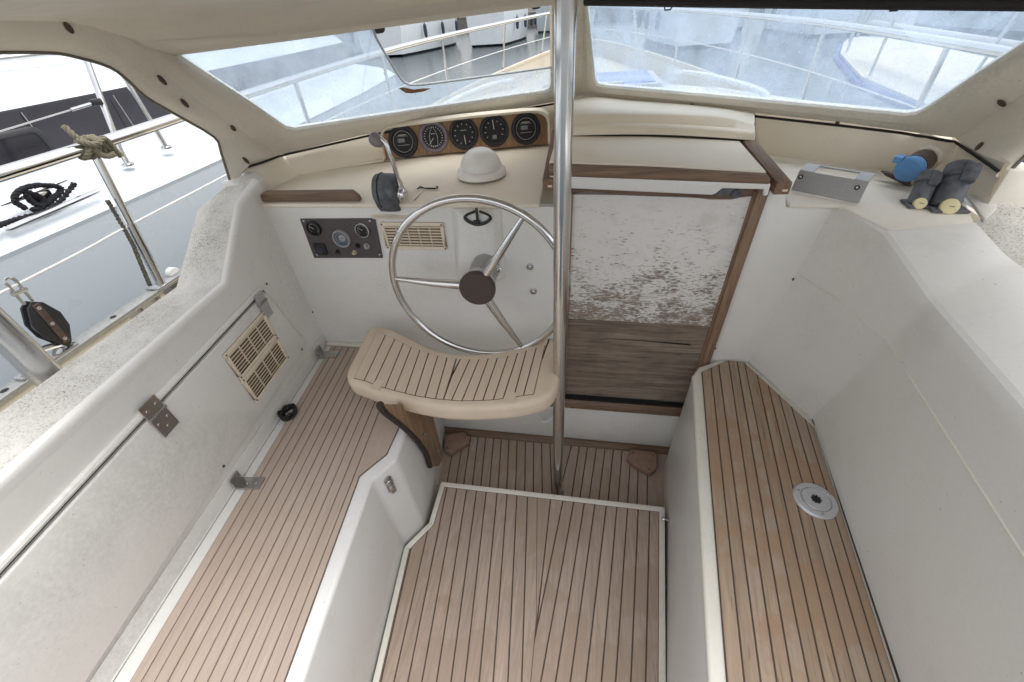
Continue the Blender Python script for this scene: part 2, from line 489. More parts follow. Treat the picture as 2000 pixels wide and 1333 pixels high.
part(so, 'edge_moulding', MB().prism([(-.70, 1.188, 0), (-.70, 1.219, 0), (-.70, 1.219, .028), (-.70, 1.204, .026), (-.70, 1.188, .012)], (1.17, 0, 0)), TEAKX, bevel=.002)

# raised floor
fr_ = onZ(1298, 992, ZS); fl_ = onZ(862, 942, ZS)
k1, k2 = onZ(838, 1022, ZS), onZ(790, 1070, ZS); k3 = onZ(728, 1333, ZS); kr = onZ(1300, 1333, ZS)
ext = lambda a, b, y: xy(lerp(a, b, (y - a.y) / (b.y - a.y)))
fb = [xy(fl_), xy(fr_), ext(fr_, kr, -.45), ext(k2, k3, -.45), xy(k2), xy(k1)]
rf = thing('raised_floor', 'raised cockpit floor of pale brown strips with white edging', 'floor', (-.1, .5, 0), kind='structure')
part(rf, 'base', MB().prism([(x, y, 0) for x, y in fb], (0, 0, ZS - .006)), TRIM, bevel=.003)
fi = inset(fb, .020)
part(rf, 'caulking', MB().prism([(x, y, ZS - .0058) for x, y in fi], (0, 0, .0064)), CAULK)
# white edging strip as a frame of mitred bars
n_ = len(fb)
for i in range(n_):
    j = (i + 1) % n_
    if i == 2: continue
    part(rf, 'edging', MB().prism([(*fb[i], ZS - .0055), (*fb[j], ZS - .0055), (*fi[j], ZS - .0055), (*fi[i], ZS - .0055)], (0, 0, .0105)), TRIM, bevel=.003)
Z1 = lambda x, y: onZ(680 + x / 3.125, 920 + y / 3.125, ZS)
fs_l = [((200, 1291), (385, 470)), ((280, 1291), (490, 350)), ((365, 1291), (605, 95)), ((450, 1291), (665, 100)), ((540, 1291), (725, 105)), ((628, 1291), (785, 115)), ((712, 1291), (843, 125)), ((800, 1291), (910, 135)), ((885, 1291), (970, 145)), ((975, 1291), (1030, 155)), ((1060, 1291), (1095, 165))]
vj = [xy(Z1(1115, 1291)), xy(Z1(1150, 900)), xy(Z1(1155, 175))]
fs_r = [((1160, 860), (1235, 180)), ((1152, 960), (1310, 190)), ((1175, 1291), (1375, 200)), ((1265, 1291), (1440, 205)), ((1355, 1291), (1505, 210)), ((1450, 1291), (1575, 215)), ((1545, 1291), (1640, 220)), ((1632, 1291), (1705, 230)), ((1725, 1291), (1770, 235)), ((1815, 1291), (1840, 240))]
cv = lambda L: [(xy(Z1(*a)), xy(Z1(*b))) for a, b in L]
pl_ = inset(fi, .002)
bl = clip(clip(pl_, vj[2], vj[1], .0015), vj[1], vj[0], .0015)
planks(rf, rf, bl, cv(fs_l), ZS - .0025, ZS + .0025, .0045, SOLE)
ve = V(vj[1]) + (V(vj[0]) - V(vj[1])) * ((-.40 - vj[1][1]) / (vj[0][1] - vj[1][1]))
br = clip(pl_, xy(ve), vj[2], 0)
dl = (V(vj[2]) - ve).normalized(); nn = V((dl.y, -dl.x))
idx = [i for i, p in enumerate(br) if abs((V(p) - ve).dot(nn)) < 1e-5]
i0, i1 = idx[0], idx[1]
br = br[:i0 + 1] + [vj[1]] + br[i0 + 1:] if i1 == i0 + 1 else br + [vj[1]]
planks(rf, rf, br, cv(fs_r), ZS - .0025, ZS + .0025, .0045, SOLE)

# ================================================================== port bench
pb = thing('port_bench', 'long port side bench with pinkish brown strips and white edges', 'bench', (-.8, .5, 0))
wl0, wl1 = onZ(640, 668, ZL), onZ(215, 1333, ZL)
wl0 = V((wl0.x, YB, ZL))
wpt = lambda y: lerp(wl0, wl1, (y - wl0.y) / (wl1.y - wl0.y))
wa = wpt(-.45)
inn = [V((-.64, YB, ZL)), onZ(797, 836, ZL), onZ(775, 898, ZL), onZ(727, 939, ZL), onZ(591, 1333, ZL)]
inn.append(lerp(inn[3], inn[4], (-.45 - inn[3].y) / (inn[4].y - inn[3].y)))
pbp = [xy(wl0)] + [xy(p) for p in (inn[0], inn[1], inn[2], inn[3], inn[5])] + [xy(wa)]
part(pb, 'bench_body', MB().prism([(x, y, 0.001) for x, y in pbp], (0, 0, ZL - .001)), WHITE, bevel=.012, seg=3)
Zb = lambda x, y: onZ(x, y, ZL)
pin = [Zb(648, 678), Zb(790, 660), Zb(785, 826), Zb(756, 889), Zb(703, 932), Zb(557, 1333)]
pin[1] = V((-.668, pin[0].y, ZL))
pe = lerp(pin[4], pin[5], (-.44 - pin[4].y) / (pin[5].y - pin[4].y))
po = lerp(Zb(638, 696), Zb(256, 1333), (-.44 - Zb(638, 696).y) / (Zb(256, 1333).y - Zb(638, 696).y))
pbound = [xy(p) for p in (pin[0], pin[1], pin[2], pin[3], pin[4], pe, po)]
part(pb, 'caulking', MB().prism([(x, y, ZL - .003) for x, y in pbound], (0, 0, .0072)), CAULKL)
ps = []
for i in range(11):
    a = Zb(279 + 25.8 * i, 1333); b = Zb(529 + 17.6 * i, 900)
    ps.append((xy(a), xy(b)))
planks(pb, pb, inset(pbound, .002), ps, ZL + .001, ZL + .006, .0030, DECK)
# slim raised joint where the lid meets the wall
part(pb, 'wall_fillet', MB().tube([wl0 + V((.002, -.01, .001)), wa + V((.002, 0, .001))], .004, 8), WALLW)
part(pb, 'front_fillet', MB().prism([(-1.09, YB - .022, ZL), (-.66, YB - .022, ZL), (-.66, YB, ZL), (-1.09, YB, ZL)], (0, 0, .014)), TRIM, bevel=.004)
# latch on the riser
nr = vplane(inn[2], inn[3]); nr = nr if nr.x > 0 else -nr
lp = onP(760, 945, inn[2], nr)
lt = thing('toggle_latch', 'small worn steel toggle latch on the port bench riser', 'latch', lp)
tr_ = V((0, 0, 1)).cross(nr).normalized()
fr3 = Matrix((tr_, nr, V((0, 0, 1)))).transposed()
part(lt, 'base_plate', MB().box(lp + V((0, 0, -.012)) + nr * .003, (.026, .006, .05), fr3), STEELD, bevel=.003)
part(lt, 'lever', MB().box(lp + V((0, 0, -.02)) + nr * .012, (.018, .012, .036), fr3), STEELD, bevel=.004)
part(lt, 'loop', MB().tube(arc(lp + V((0, 0, .012)) + nr * .01, tr_, V((0, 0, 1)), .012, 0, math.pi, 10), .0025, 6), STEELD)
part(lt, 'strike', MB().lathe(lp + V((0, 0, .026)) + nr * .001, nr, [(.014, 0), (.014, .003), (.008, .006), (0, .006)], 14), STEELD)

# ================================================================== starboard bench
sb = thing('starboard_bench', 'starboard side bench of weathered brown teak planks with white rounded edge', 'bench', (.5, .6, 0))
Zr = lambda x, y: onZ(x, y, ZR)
so_ = [Zr(1353, 735), Zr(1366, 718), Zr(1402, 699), Zr(1458, 703), Zr(1585, 817), Zr(1594, 838), Zr(1757, 1333), Zr(1386, 1333)]
for i in (2, 3): so_[i].y = min(so_[i].y, YB - .002)
aft = lambda a, b, y=-.45: lerp(a, b, (y - a.y) / (b.y - a.y))
sbp = [xy(p) for p in so_[:6]] + [xy(aft(so_[5], so_[6])), xy(aft(so_[0], so_[7]))]
part(sb, 'bench_body', MB().prism([(x, y, .001) for x, y in sbp], (0, 0, ZR - .001)), WHITE, bevel=.012, seg=3)
part(sb, 'rim', MB().prism([(x, y, ZR - .02) for x, y in inset(sbp, -.002)], (0, 0, .021)), TRIM, bevel=.007, seg=3)
si = [Zr(1370, 729), Zr(1419, 707.5), Zr(1452, 711), Zr(1588, 838), Zr(1745, 1333), Zr(1418, 1333)]
sbound = [xy(p) for p in si[:4]] + [xy(aft(si[3], si[4], -.44)), xy(aft(si[0], si[5], -.44))]
part(sb, 'caulking', MB().prism([(x, y, ZR - .003) for x, y in sbound], (0, 0, .0098)), CAULK)
bt = [1451, 1483, 1514, 1544, 1576, 1606, 1637, 1667, 1698, 1725]
tp = [1408, 1429, 1453, 1474, 1494, 1517, 1538, 1558, 1579, 1600]
planks(sb, sb, inset(sbound, .0015), [(xy(Zr(b, 1333)), xy(Zr(t, 920))) for b, t in zip(bt, tp)], ZR + .002, ZR + .009, .0035, TEAK)
part(sb, 'sealant', MB().tube([so_[4] + V((.002, .02, -.003)), so_[4] + V((.006, .002, .002)), so_[5] + V((.005, 0, .002)), aft(so_[5], so_[6]) + V((.004, 0, .002))], .0085, 6), plain('grimy_sealant', srgb(96, 82, 62), .9, var=.35, scale=25))
# knob on its riser
kp = onP(1308, 1017, so_[0], vplane(so_[0], so_[7]))
kn = vplane(so_[0], so_[7]); kn = kn if kn.x < 0 else -kn
single('riser_knob', MB().lathe(kp, kn, [(.008, 0), (.008, .003), (.0035, .005), (.0035, .018), (.009, .020), (.008, .027), (0, .028)], 16), STEELD, 'tiny steel knob on the riser of the teak planked bench', 'knob')
# deck filler
fp = onZ(1592, 978, ZR + .009)
df = thing('deck_filler', 'round alloy deck filler cap set in the teak planks', 'filler cap', fp)
fl = part(df, 'flange', MB().lathe(fp, (0, 0, 1), [(.052, -.004), (.052, .002), (.048, .006), (.036, .007), (.034, .004), (0, .004)], 40), CAPM, ang=30)
part(df, 'lid', MB().lathe(fp + V((0, 0, .004)), (0, 0, 1), [(.0325, 0), (.0325, .003), (.031, .004), (.0135, .004), (.013, .002), (0, .002)], 36), CAPM, ang=30)
st = []
for i in range(16):
    r = .0125 if i % 2 else .0085; a = i * math.pi / 8
    st.append(fp + V((math.cos(a) * r, math.sin(a) * r, .0058)))
part(df, 'key_slot', MB().prism(st, (0, 0, .003)), RUBBER)
for a in (.5, 2.6, 4.7): screw(df, fp + V((math.cos(a) * .042, math.sin(a) * .042, .0065)), (0, 0, 1), .004, under=fl)

# ================================================================== port side wall and coaming
pw = thing('port_coaming', 'white port cockpit side with speckled coaming top', 'coaming', (-1.1, .5, .5), kind='structure')
nW = vplane(wl0, wl1); nW = nW if nW.x > 0 else -nW       # faces the cockpit
dW = (wl0 - wl1).normalized()                               # forward along the wall
ZC = 1.062
wy = lambda y, z: V((wpt(y).x, y, z))
yr, yt = .905, 1.115                                       # ramp foot, ramp head
Ot = .20                                                   # coaming width
# inner wall face, a slab 3 cm thick under the rounded top
prof_y = [(-.45, ZC), (yr, ZC), (yt, 1.225), (YB + .03, 1.262)]
inner = [wy(y, z - .02) for y, z in prof_y]
low = [wy(-.45, ZL - .02), wy(YB + .03, ZL - .02)]
part(pw, 'side_wall', MB().prism([low[0]] + inner + [low[1]], -nW * .03), WALLW)
rows = []
for y, z in prof_y:
    p = wy(y, z); o = -nW
    wdt = Ot if y < 1 else Ot * (.9 if y < 1.2 else .5)
    rows.append([p + V((0, 0, -.030)) - o * .0002, p + V((0, 0, -.016)) - o * .0012, p + V((0, 0, -.009)) - o * .0008, p + o * .003 + V((0, 0, -.0025)), p + o * .008 + V((0, 0, -.0004)), p + o * .018])
part(pw, 'rounded_edge', MB().sheet(rows), WALLW, ang=60)
rows = []
oute = {0: -1.178, 1: -1.236, 2: -1.235, 3: -1.205}
for i, (y, z) in enumerate(prof_y):
    p = wy(y, z) - nW * .018
    q = V((oute[i], y - .02 if i else y, z - .012))
    rows.append([p, lerp(p, q, .5) + V((0, 0, .003)), q, q + V((-.005, 0, -.5))])
part(pw, 'speckled_top', MB().sheet(rows), NONSKID, ang=40)
# low toe strip along the wall foot
ts = [wy(y, ZL) for y in (-.45, YB)]
part(pw, 'wall_foot', MB().obox(ts[0] + nW * .001, ts[1] - ts[0], nW * .003, V((0, 0, .055))), WALLW, bevel=.001)

# locker hatch in the port wall
nf = nW
wp = lambda px, py, off=.014: onP(px, py, wl0 + nW * off, nW)
lk = thing('locker_hatch', 'white locker hatch with cream louvres in the port cockpit wall', 'hatch', wp(450, 800))
h0, h1 = wp(520, 571, .012), wp(601, 671, .012)
zt, zb = .935, .63
hp = [h0, h1, V((wy(-.45, 0) + nW * .012).to_tuple()[:2] + (.612,)), V((wy(-.45, 0) + nW * .012).to_tuple()[:2] + (.918,))]
part(lk, 'panel', MB().prism(hp, -nW * .0115), WALLW, bevel=.006, seg=3)
# black line stands for the shade in the gap round the hatch
sm = [h0 + V((0, 0, .006)) - nW * .0105, hp[3] + V((0, 0, .006)) - nW * .0105]
part(lk, 'dark_line', MB().tube([h1 + dW * .005 - nW * .011, h0 + dW * .005 + V((0, 0, .003)) - nW * .011, hp[3] + V((0, 0, .003)) - nW * .0105], .0017, 6), RUBBER)
part(lk, 'gutter_lip', MB().tube([h0 + V((0, 0, .018)) - nW * .008 - dW * .01, hp[3] + V((0, 0, .014)) - nW * .010], .009, 8), WALLW)
def grille(root, under, o, u, v, n, nsl, cols=1, margin=.012, mat=None, name='louvre', bars=4):
    """louvre plate: corner o, edge vectors u (long) and v, outward normal n"""
    mat = mat or GRILLE; n = n.normalized(); U, Wd = u.normalized(), v.normalized(); lu, lv = u.length, v.length
    mb = MB()
    fr = part(root, name, MB().obox(o, u, v, n * .002), SHADOWBOX, under)
    m = margin
    rim = MB()
    rim.obox(o + n * .001, u, Wd * m, n * .006); rim.obox(o + n * .001 + v - Wd * m, u, Wd * m, n * .006)
    rim.obox(o + n * .001 + Wd * m, U * m, v - Wd * 2 * m, n * .006); rim.obox(o + n * .001 + u - U * m + Wd * m, U * m, v - Wd * 2 * m, n * .006)
    tgt = fr if under is None or under == root else under
    part(root, 'rim', rim, mat, fr if under in (None, root) else fr, bevel=.0012, seg=1)
    iv = lv - 2 * m
    for i in range(nsl):
        a = o + Wd * (m + iv * (i + .12) / nsl) + U * m + n * .002
        sl = MB().prism([a, a + Wd * iv / nsl * .62 + n * .0045, a + Wd * iv / nsl * .74 + n * .0045, a + Wd * iv / nsl * .18], U * (lu - 2 * m))
        part(root, 'slat', sl, mat, fr)
    for i in range(1, bars):
        a = o + U * (m + (lu - 2 * m) * i / bars) + Wd * m + n * .002
        part(root, 'mullion', MB().obox(a, U * .0022, Wd * iv, n * .0035), mat, fr)
    for a, b in ((.5, .5), (.5, -.5), (-.5, .5), (-.5, -.5)):
        screw(root, o + u / 2 + v / 2 + U * a * (lu - m) + Wd * b * (lv - m) + n * .007, n, .003, under=fr, mat=BRONZE)
    return fr
g0 = wp(505, 616, .0125); g1 = wp(567, 690, .0125); g2 = wp(505, 780, .0125); g3 = wp(425, 701, .0125)
# two louvre plates one above the other
up_ = V((0, 0, 1))
gl_u = dW * ((g0 + g1) / 2 - (g2 + g3) / 2).dot(dW)
gh = ((g0 + g3) / 2 - (g1 + g2) / 2).z / 2
gorg = (g2 + g1) / 2; gorg = V((0, 0, 0)) + (g2 + g3) / 2
gb = V((gorg.x, gorg.y, g2.z * .5 + g1.z * .5))
grille(lk, lk, gb, gl_u, V((0, 0, gh - .002)), nW, 7)
grille(lk, lk, gb + V((0, 0, gh)), gl_u, V((0, 0, gh - .002)), nW, 7)
def hinge(root, p, u, v, n, L=.05, W=.042, mat=None):
    """two-leaf hinge: p on the knuckle line, v across the knuckle, u along it"""
    u, v, n = V(u).normalized(), V(v).normalized(), V(n).normalized()
    h = part(root, 'hinge', MB().obox(p - u * W / 2 - v * .002, u * W, v * -L, n * .003), mat or STEELD, bevel=.001, seg=1)
    up = part(root, 'leaf', MB().obox(p - u * W / 2 + v * .004, u * W, v * L * .62, n * .003), mat or STEELD, h, bevel=.001, seg=1)
    part(root, 'knuckle', MB().tube([p - u * W / 2 + n * .004, p + u * W / 2 + n * .004], .005, 10), mat or STEELD, h)
    for a, b in ((-.28, -.4), (.28, -.4), (0, -.72), (-.26, .35), (.26, .35)):
        screw(root, p + u * W * a + v * L * b + n * .0032, n, .0045, under=h, mat=STEELD)
    return h
hinge(lk, wp(512, 592, .016), dW, V((0, 0, 1)), nW, .055, .045)
hinge(lk, wp(305, 808, .016), dW, V((0, 0, 1)), nW, .062, .052)
for px, py in ((521, 555), (611, 610), (634, 651), (590, 683), (437, 911)):
    screw(lk, onP(px, py, wl0 + nW * (.013 if px in (590, 437) else .001), nW), nW, .0045, mat=BRONZE)
# angle brackets that tie the bench lid to the wall
def angle_bracket(px, py, label):
    b = onP(px, py, wl0 + nW * .011, nW); b.z = ZL + .02
    t = thing('angle_bracket', label, 'bracket', (b.x, b.y, ZL), 'angle brackets on the port bench')
    part(t, 'wall_leaf', MB().obox(b + V((0, 0, -.012)) + nW * .001 - dW * .02, dW * .04, V((0, 0, .04)), nW * .004), STEELD, bevel=.001, seg=1)
    part(t, 'bench_leaf', MB().obox(V((b.x, b.y, ZL + .007)) + nW * .004 - dW * .02, dW * .04, nW * .075, V((0, 0, .005))), STEELD, bevel=.001, seg=1)
    for k in (.03, .06): screw(t, V((b.x, b.y, ZL + .012)) + nW * k, (0, 0, 1), .0045)
angle_bracket(624, 690, 'steel angle bracket on the port bench by the bulkhead corner')
angle_bracket(462, 940, 'steel angle bracket on the port bench below the large hinge')
# black lashing by the wall
bp = onZ(563, 806, ZL + .02)
ln = MB()
for i in range(5):
    a0 = random.uniform(0, 6)
    pts = [bp + V((math.cos(a0 + t * .9) * .022 * (1 + .3 * math.sin(t * 2 + i)), math.sin(a0 + t * .9) * .03, .012 * math.sin(t * 1.7 + i))) for t in range(8)]
    ln.tube(spline(pts, 4), .0045, 6)
single('webbing_lashing', ln, RUBBER, 'crumpled black webbing lashing on the edge of the port bench', 'strap')

# ================================================================== helm bulkhead
bh = thing('helm_bulkhead', 'white helm bulkhead with doorway', 'bulkhead', (-.2, YB, 0), kind='structure')
XDL, XDR, ZSILL = -.045, .492, .30
ZD = 1.1755
part(bh, 'panel', MB().prism([(-1.13, YB, 0), (XDL, YB, 0), (XDL, YB, ZD), (-1.13, YB, ZD)], (0, .03, 0)), WALLW, bevel=.004)
part(bh, 'panel', MB().prism([(XDR + .002, YB, ZSILL + .003), (.735, YB, ZSILL + .003), (.735, YB, 1.172), (.57, YB, 1.174), (.556, YB, 1.21), (XDR + .002, YB, 1.235)], (0, .03, 0)), WALLW, bevel=.004)
part(bh, 'panel', MB().prism([(XDL + .002, YB, 0), (.735, YB, 0), (.735, YB, ZSILL), (XDL + .002, YB, ZSILL)], (0, .03, 0)), WALLW, bevel=.003)
for px, py in ((1487, 384), (1445, 500), (1422, 597), (1396, 681), (1550, 546)):
    screw(bh, onY(px, py, YB - .001), (0, -1, 0), .005, mat=BRONZE)
for px, py in ((1035, 521), (1042, 569)):
    p = onY(px, py, YB)
    part(bh, 'bolt', MB().lathe(p, (0, -1, 0), [(.013, 0), (.013, .003), (.009, .004), (.009, .010), (.006, .012), (0, .012)], 8), STEELD)
# boss behind the wheel
b0, b1, b2, b3 = onY(890, 392, YB), onY(968, 392, YB), onY(976, 545, YB), onY(905, 545, YB)
b0.z = b1.z = ZD - .001
bb = MB()
o = V((0, -.045, 0))
bk = [b0 + V((-.02, 0, 0)), b1 + V((.02, 0, 0)), b2 + V((.025, 0, 0)), b3 + V((-.025, 0, 0))]
ft = [b0 + o * .55 + V((.012, 0, -.01)), b1 + o * .55 + V((-.012, 0, -.01)), b2 + o + V((0, 0, .02)), b3 + o + V((0, 0, .02))]
bb.loft([bk, ft], True, True)
part(bh, 'helm_boss', bb, WALLW, bevel=.008, seg=3)

# companionway door: sill, jambs, two boards
dr = thing('companionway_door', 'companionway washboards, flaking white paint above bare grey-brown wood', 'door', (.22, YB, .31))
yD = YB + .004
pt = lambda px, py, y=yD: onY(px, py, y)
zj = pt(1113, 625).z
d_top = [V((XDL + .03, yD, 1.235)), V((XDR - .020, yD, 1.225))]
ub = [V((XDL + .005, yD, zj + .004)), V((XDR - .004, yD, zj - .004)), V((XDR - .004, yD, 1.207)), V((.40, yD, 1.196)), V((.30, yD, 1.202)), V((.1, yD, 1.210)), V((XDL + .005, yD, 1.212))]
part(dr, 'board', MB().prism(ub, (0, .02, 0)), PEEL, bevel=.001, seg=1, label='upper board with flaking white paint')
lb = [V((XDL + .005, yD + .002, ZSILL + .032)), V((XDR - .004, yD + .002, ZSILL + .032)), V((XDR - .004, yD + .002, zj - .006)), V((XDL + .005, yD + .002, zj + .002))]
part(dr, 'board', MB().prism(lb, (0, .02, 0)), BAREW, bevel=.001, seg=1, label='lower board of bare weathered wood')
# curved top strip showing above the paint
ws = [V((XDL + .005, yD - .001, 1.218)), V((.02, yD - .001, 1.222)), V((.10, yD - .001, 1.2125)), V((.30, yD - .001, 1.2045)), V((.36, yD - .001, 1.196)), V((.42, yD - .001, 1.196)), V((.46, yD - .001, 1.206)), V((XDR - .004, yD - .001, 1.209)), V((XDR - .004, yD - .001, 1.26)), V((XDL + .005, yD - .001, 1.27))]
ws[0] = V((XDL + .005, yD - .001, 1.2145))
part(dr, 'top_rail', MB().prism(ws, (0, .024, 0)), TEAKX, bevel=.001, seg=1)
part(dr, 'crack', MB().prism([pt(1180, 661, yD + .001), pt(1345, 672, yD + .001), pt(1352, 676, yD + .001), pt(1260, 667.5, yD + .001)], (0, .004, 0)), RUBBER)
df_ = thing('door_frame', 'teak jambs and sill round the companionway door', 'door frame', (.22, YB, .3))
part(df_, 'jamb', MB().obox((XDR - .016, YB - .016, ZSILL + .02), (.030, 0, 0), (0, .028, 0), (0, 0, .935 - .02)), TEAKZ, bevel=.003)
part(df_, 'jamb', MB().obox((XDR - .021, YB - .004, ZSILL + .02), (.006, 0, 0), (0, .02, 0), (0, 0, .90)), TEAKZ, bevel=.002)
part(df_, 'jamb', MB().obox((XDL - .006, YB - .010, ZSILL + .02), (.02, 0, 0), (0, .03, 0), (0, 0, .90)), TEAKZ, bevel=.003)
part(df_, 'sill', MB().prism([(XDL - .14, YB - .03, ZSILL - .022), (XDL - .14, YB - .001, ZSILL - .022), (XDL - .14, YB - .001, ZSILL + .02), (XDL - .14, YB - .018, ZSILL + .02), (XDL - .14, YB - .03, ZSILL + .008)], (XDR - XDL + .15, 0, 0)), TEAKX, bevel=.002)
part(df_, 'sill_gap_shade', MB().obox((XDL, YB - .016, ZSILL + .0205), (XDR - XDL, 0, 0), (0, .018, 0), (0, 0, .011)), RUBBER)  # black strip painted for the shade in the gap above the sill
for px, py in ((1116, 781), (1186, 786), (1257, 791), (1117, 797), (1203, 803), (1290, 810)):
    p = onY(px, py, YB - .031); screw(df_, p, (0, -1, 0), .004, mat=BRONZE)
# lock at the top right of the door
lp = onY(1437, 378, YB - .012)
lk2 = thing('door_lock', 'greenish metal lock at the top corner of the door', 'lock', lp)
part(lk2, 'plate', MB().box(lp + V((-.02, .004, .004)), (.07, .012, .022)), ZINC, bevel=.003)
part(lk2, 'barrel', MB().lathe(lp + V((0, .003, 0)), (0, -1, 0), [(.012, 0), (.012, .012), (.009, .014), (.004, .012), (0, .012)], 18), ZINC)

# ================================================================== dashboard (port)
dp = thing('dashboard', 'cream moulded dashboard across the port side', 'dashboard', (-.6, 1.5, 1.18), kind='structure')
ZDF, ZDB = 1.186, 1.215                       # dash rises towards the screen
dz_ = lambda y: ZDF + (ZDB - ZDF) * max(0, min(1, (y - YB) / .45))
def onD(px, py, up=0):
    e = V((0, .45, ZDB - ZDF)); return onP(px, py, V((0, YB, ZDF + up)), V((1, 0, 0)).cross(e).normalized())
j1, j2, j3 = onD(590, 342), onD(740, 312), onD(1085, 280)
dpoly = [V((-1.135, YB - .004, ZDF)), V((-.135, YB - .004, ZDF)), V((-.135, j3.y + .12, dz_(j3.y) + .008)), j3 + V((0, .1, .006)), j2 + V((.0, .04, 0)), j1 + V((-.02, .01, 0)), V((-1.165, j1.y - .02, dz_(j1.y)))]
part(dp, 'top', MB().prism([p - V((0, 0, .014)) for p in dpoly], (0, 0, .014)), CREAM, bevel=.006, seg=3)
# windscreen planes
A = V((-.032, 2.03, 1.345)); B = V((-1.162, 1.477, 1.28)); D = V((1.065, 1.493, 1.28))
def rakeplane(E, deg=30):
    e = E - A; pp = V((-e.y, e.x, 0)).normalized()
    if pp.y > 0: pp = -pp
    n = e.cross(pp * math.tan(rad(deg)) + V((0, 0, 1))).normalized()
    return n if n.y < 0 else -n              # faces the cockpit
nL, nR = rakeplane(B), rakeplane(D)
wL = lambda x, y: onP(x, y, A, nL)
wR = lambda x, y: onP(x, y, A, nR)
gl = [onZ(470, 331, 1.275), wL(545, 303), wL(735, 259), wL(900, 230), wL(1075, 201), wL(1120, 197)]
low_ = [V((-1.17, YB + .02, 1.18)), j1, j2 + V((0, .01, 0)), gl[3] + V((0, .02, 0)), gl[4] + V((0, .02, 0)), gl[5] + V((0, .02, 0))]
rows = [[V((a.x, a.y, 1.185)), lerp(V((a.x, a.y, 1.185)), b, .5) + V((0, -.004, 0)), b + V((0, .022, .012))] for a, b in zip(low_, gl)]
part(dp, 'back_wall', MB().sheet(rows), CREAM, ang=40)
part(dp, 'end_wall', MB().prism([V((-1.155, YB - .006, 1.16)), V((-1.13, YB - .006, 1.24)), V((-1.17, YB - .01, 1.262)), V((-1.225, YB, 1.262)), V((-1.225, YB, 1.16))], (0, .12, 0)), WALLW, bevel=.006)
# throttle recess
tc = [onZ(735, 402, 1.19), onZ(800, 352, 1.19)]
# teak fiddle rail on the dash edge
fz = MB()
q0, q1 = onY(512, 402, YB - .002), onY(698, 384, YB - .002)
fz.prism([V((q0.x, YB + .004, 1.191)), V((q1.x, YB + .004, 1.191)), V((q1.x - .004, YB + .004, 1.208)), V((q1.x - .022, YB + .004, 1.226)), V((q0.x + .02, YB + .004, 1.224)), V((q0.x + .003, YB + .004, 1.212))], (0, .022, 0))
single('fiddle_rail', fz, TEAKX, 'short teak fiddle rail on the front edge of the port dashboard', 'rail', bevel=.004)

# instrument pod
i0, i1 = onD(754, 311, .001), onD(1071, 281, .001)
pu = (i1 - i0).normalized(); pn = V((pu.y, -pu.x, 0)); pn = pn if pn.y < 0 else -pn
pv = (V((0, 0, 1)) - pn * .20).normalized()
pnn = pu.cross(pv); pnn = pnn if pnn.y < 0 else -pnn
onF = lambda x, y, off=0: onP(x, y, i0 + pnn * off, pnn)
ip = thing('instrument_pod', 'moulded pod with wood face holding five round instruments', 'instrument panel', (i0 + i1) / 2)
face = [onF(754, 311), onF(1070, 281), onF(1069, 240), onF(1064, 228), onF(1052, 222), onF(1020, 222), onF(900, 235), onF(800, 246), onF(768, 252), onF(752, 262), onF(748, 275)]
part(ip, 'wood_face', MB().prism(face, -pnn * .03), VENEER)
rim_o = [onF(748, 318), onF(744, 280), onF(742, 262), onF(752, 248), onF(775, 240), onF(900, 223), onF(1020, 212), onF(1056, 212), onF(1070, 220), onF(1075, 236), onF(1076, 285)]
rim_i = [onF(754, 311), onF(749, 280), onF(748, 268), onF(756, 255), onF(780, 249), onF(900, 234), onF(1020, 222), onF(1052, 222), onF(1063, 228), onF(1069, 240), onF(1070, 281)]
rows = [[b, b + pnn * .016, lerp(a, b, .6) + pnn * .022, a + pnn * .008, a - pnn * .03, a - pnn * .10 - V((0, 0, .01))] for a, b in zip(rim_o, rim_i)]
part(ip, 'visor', MB().sheet([spl for spl in zip(*[spline(list(r), 4) for r in zip(*rows)])]), CREAM, ang=50)
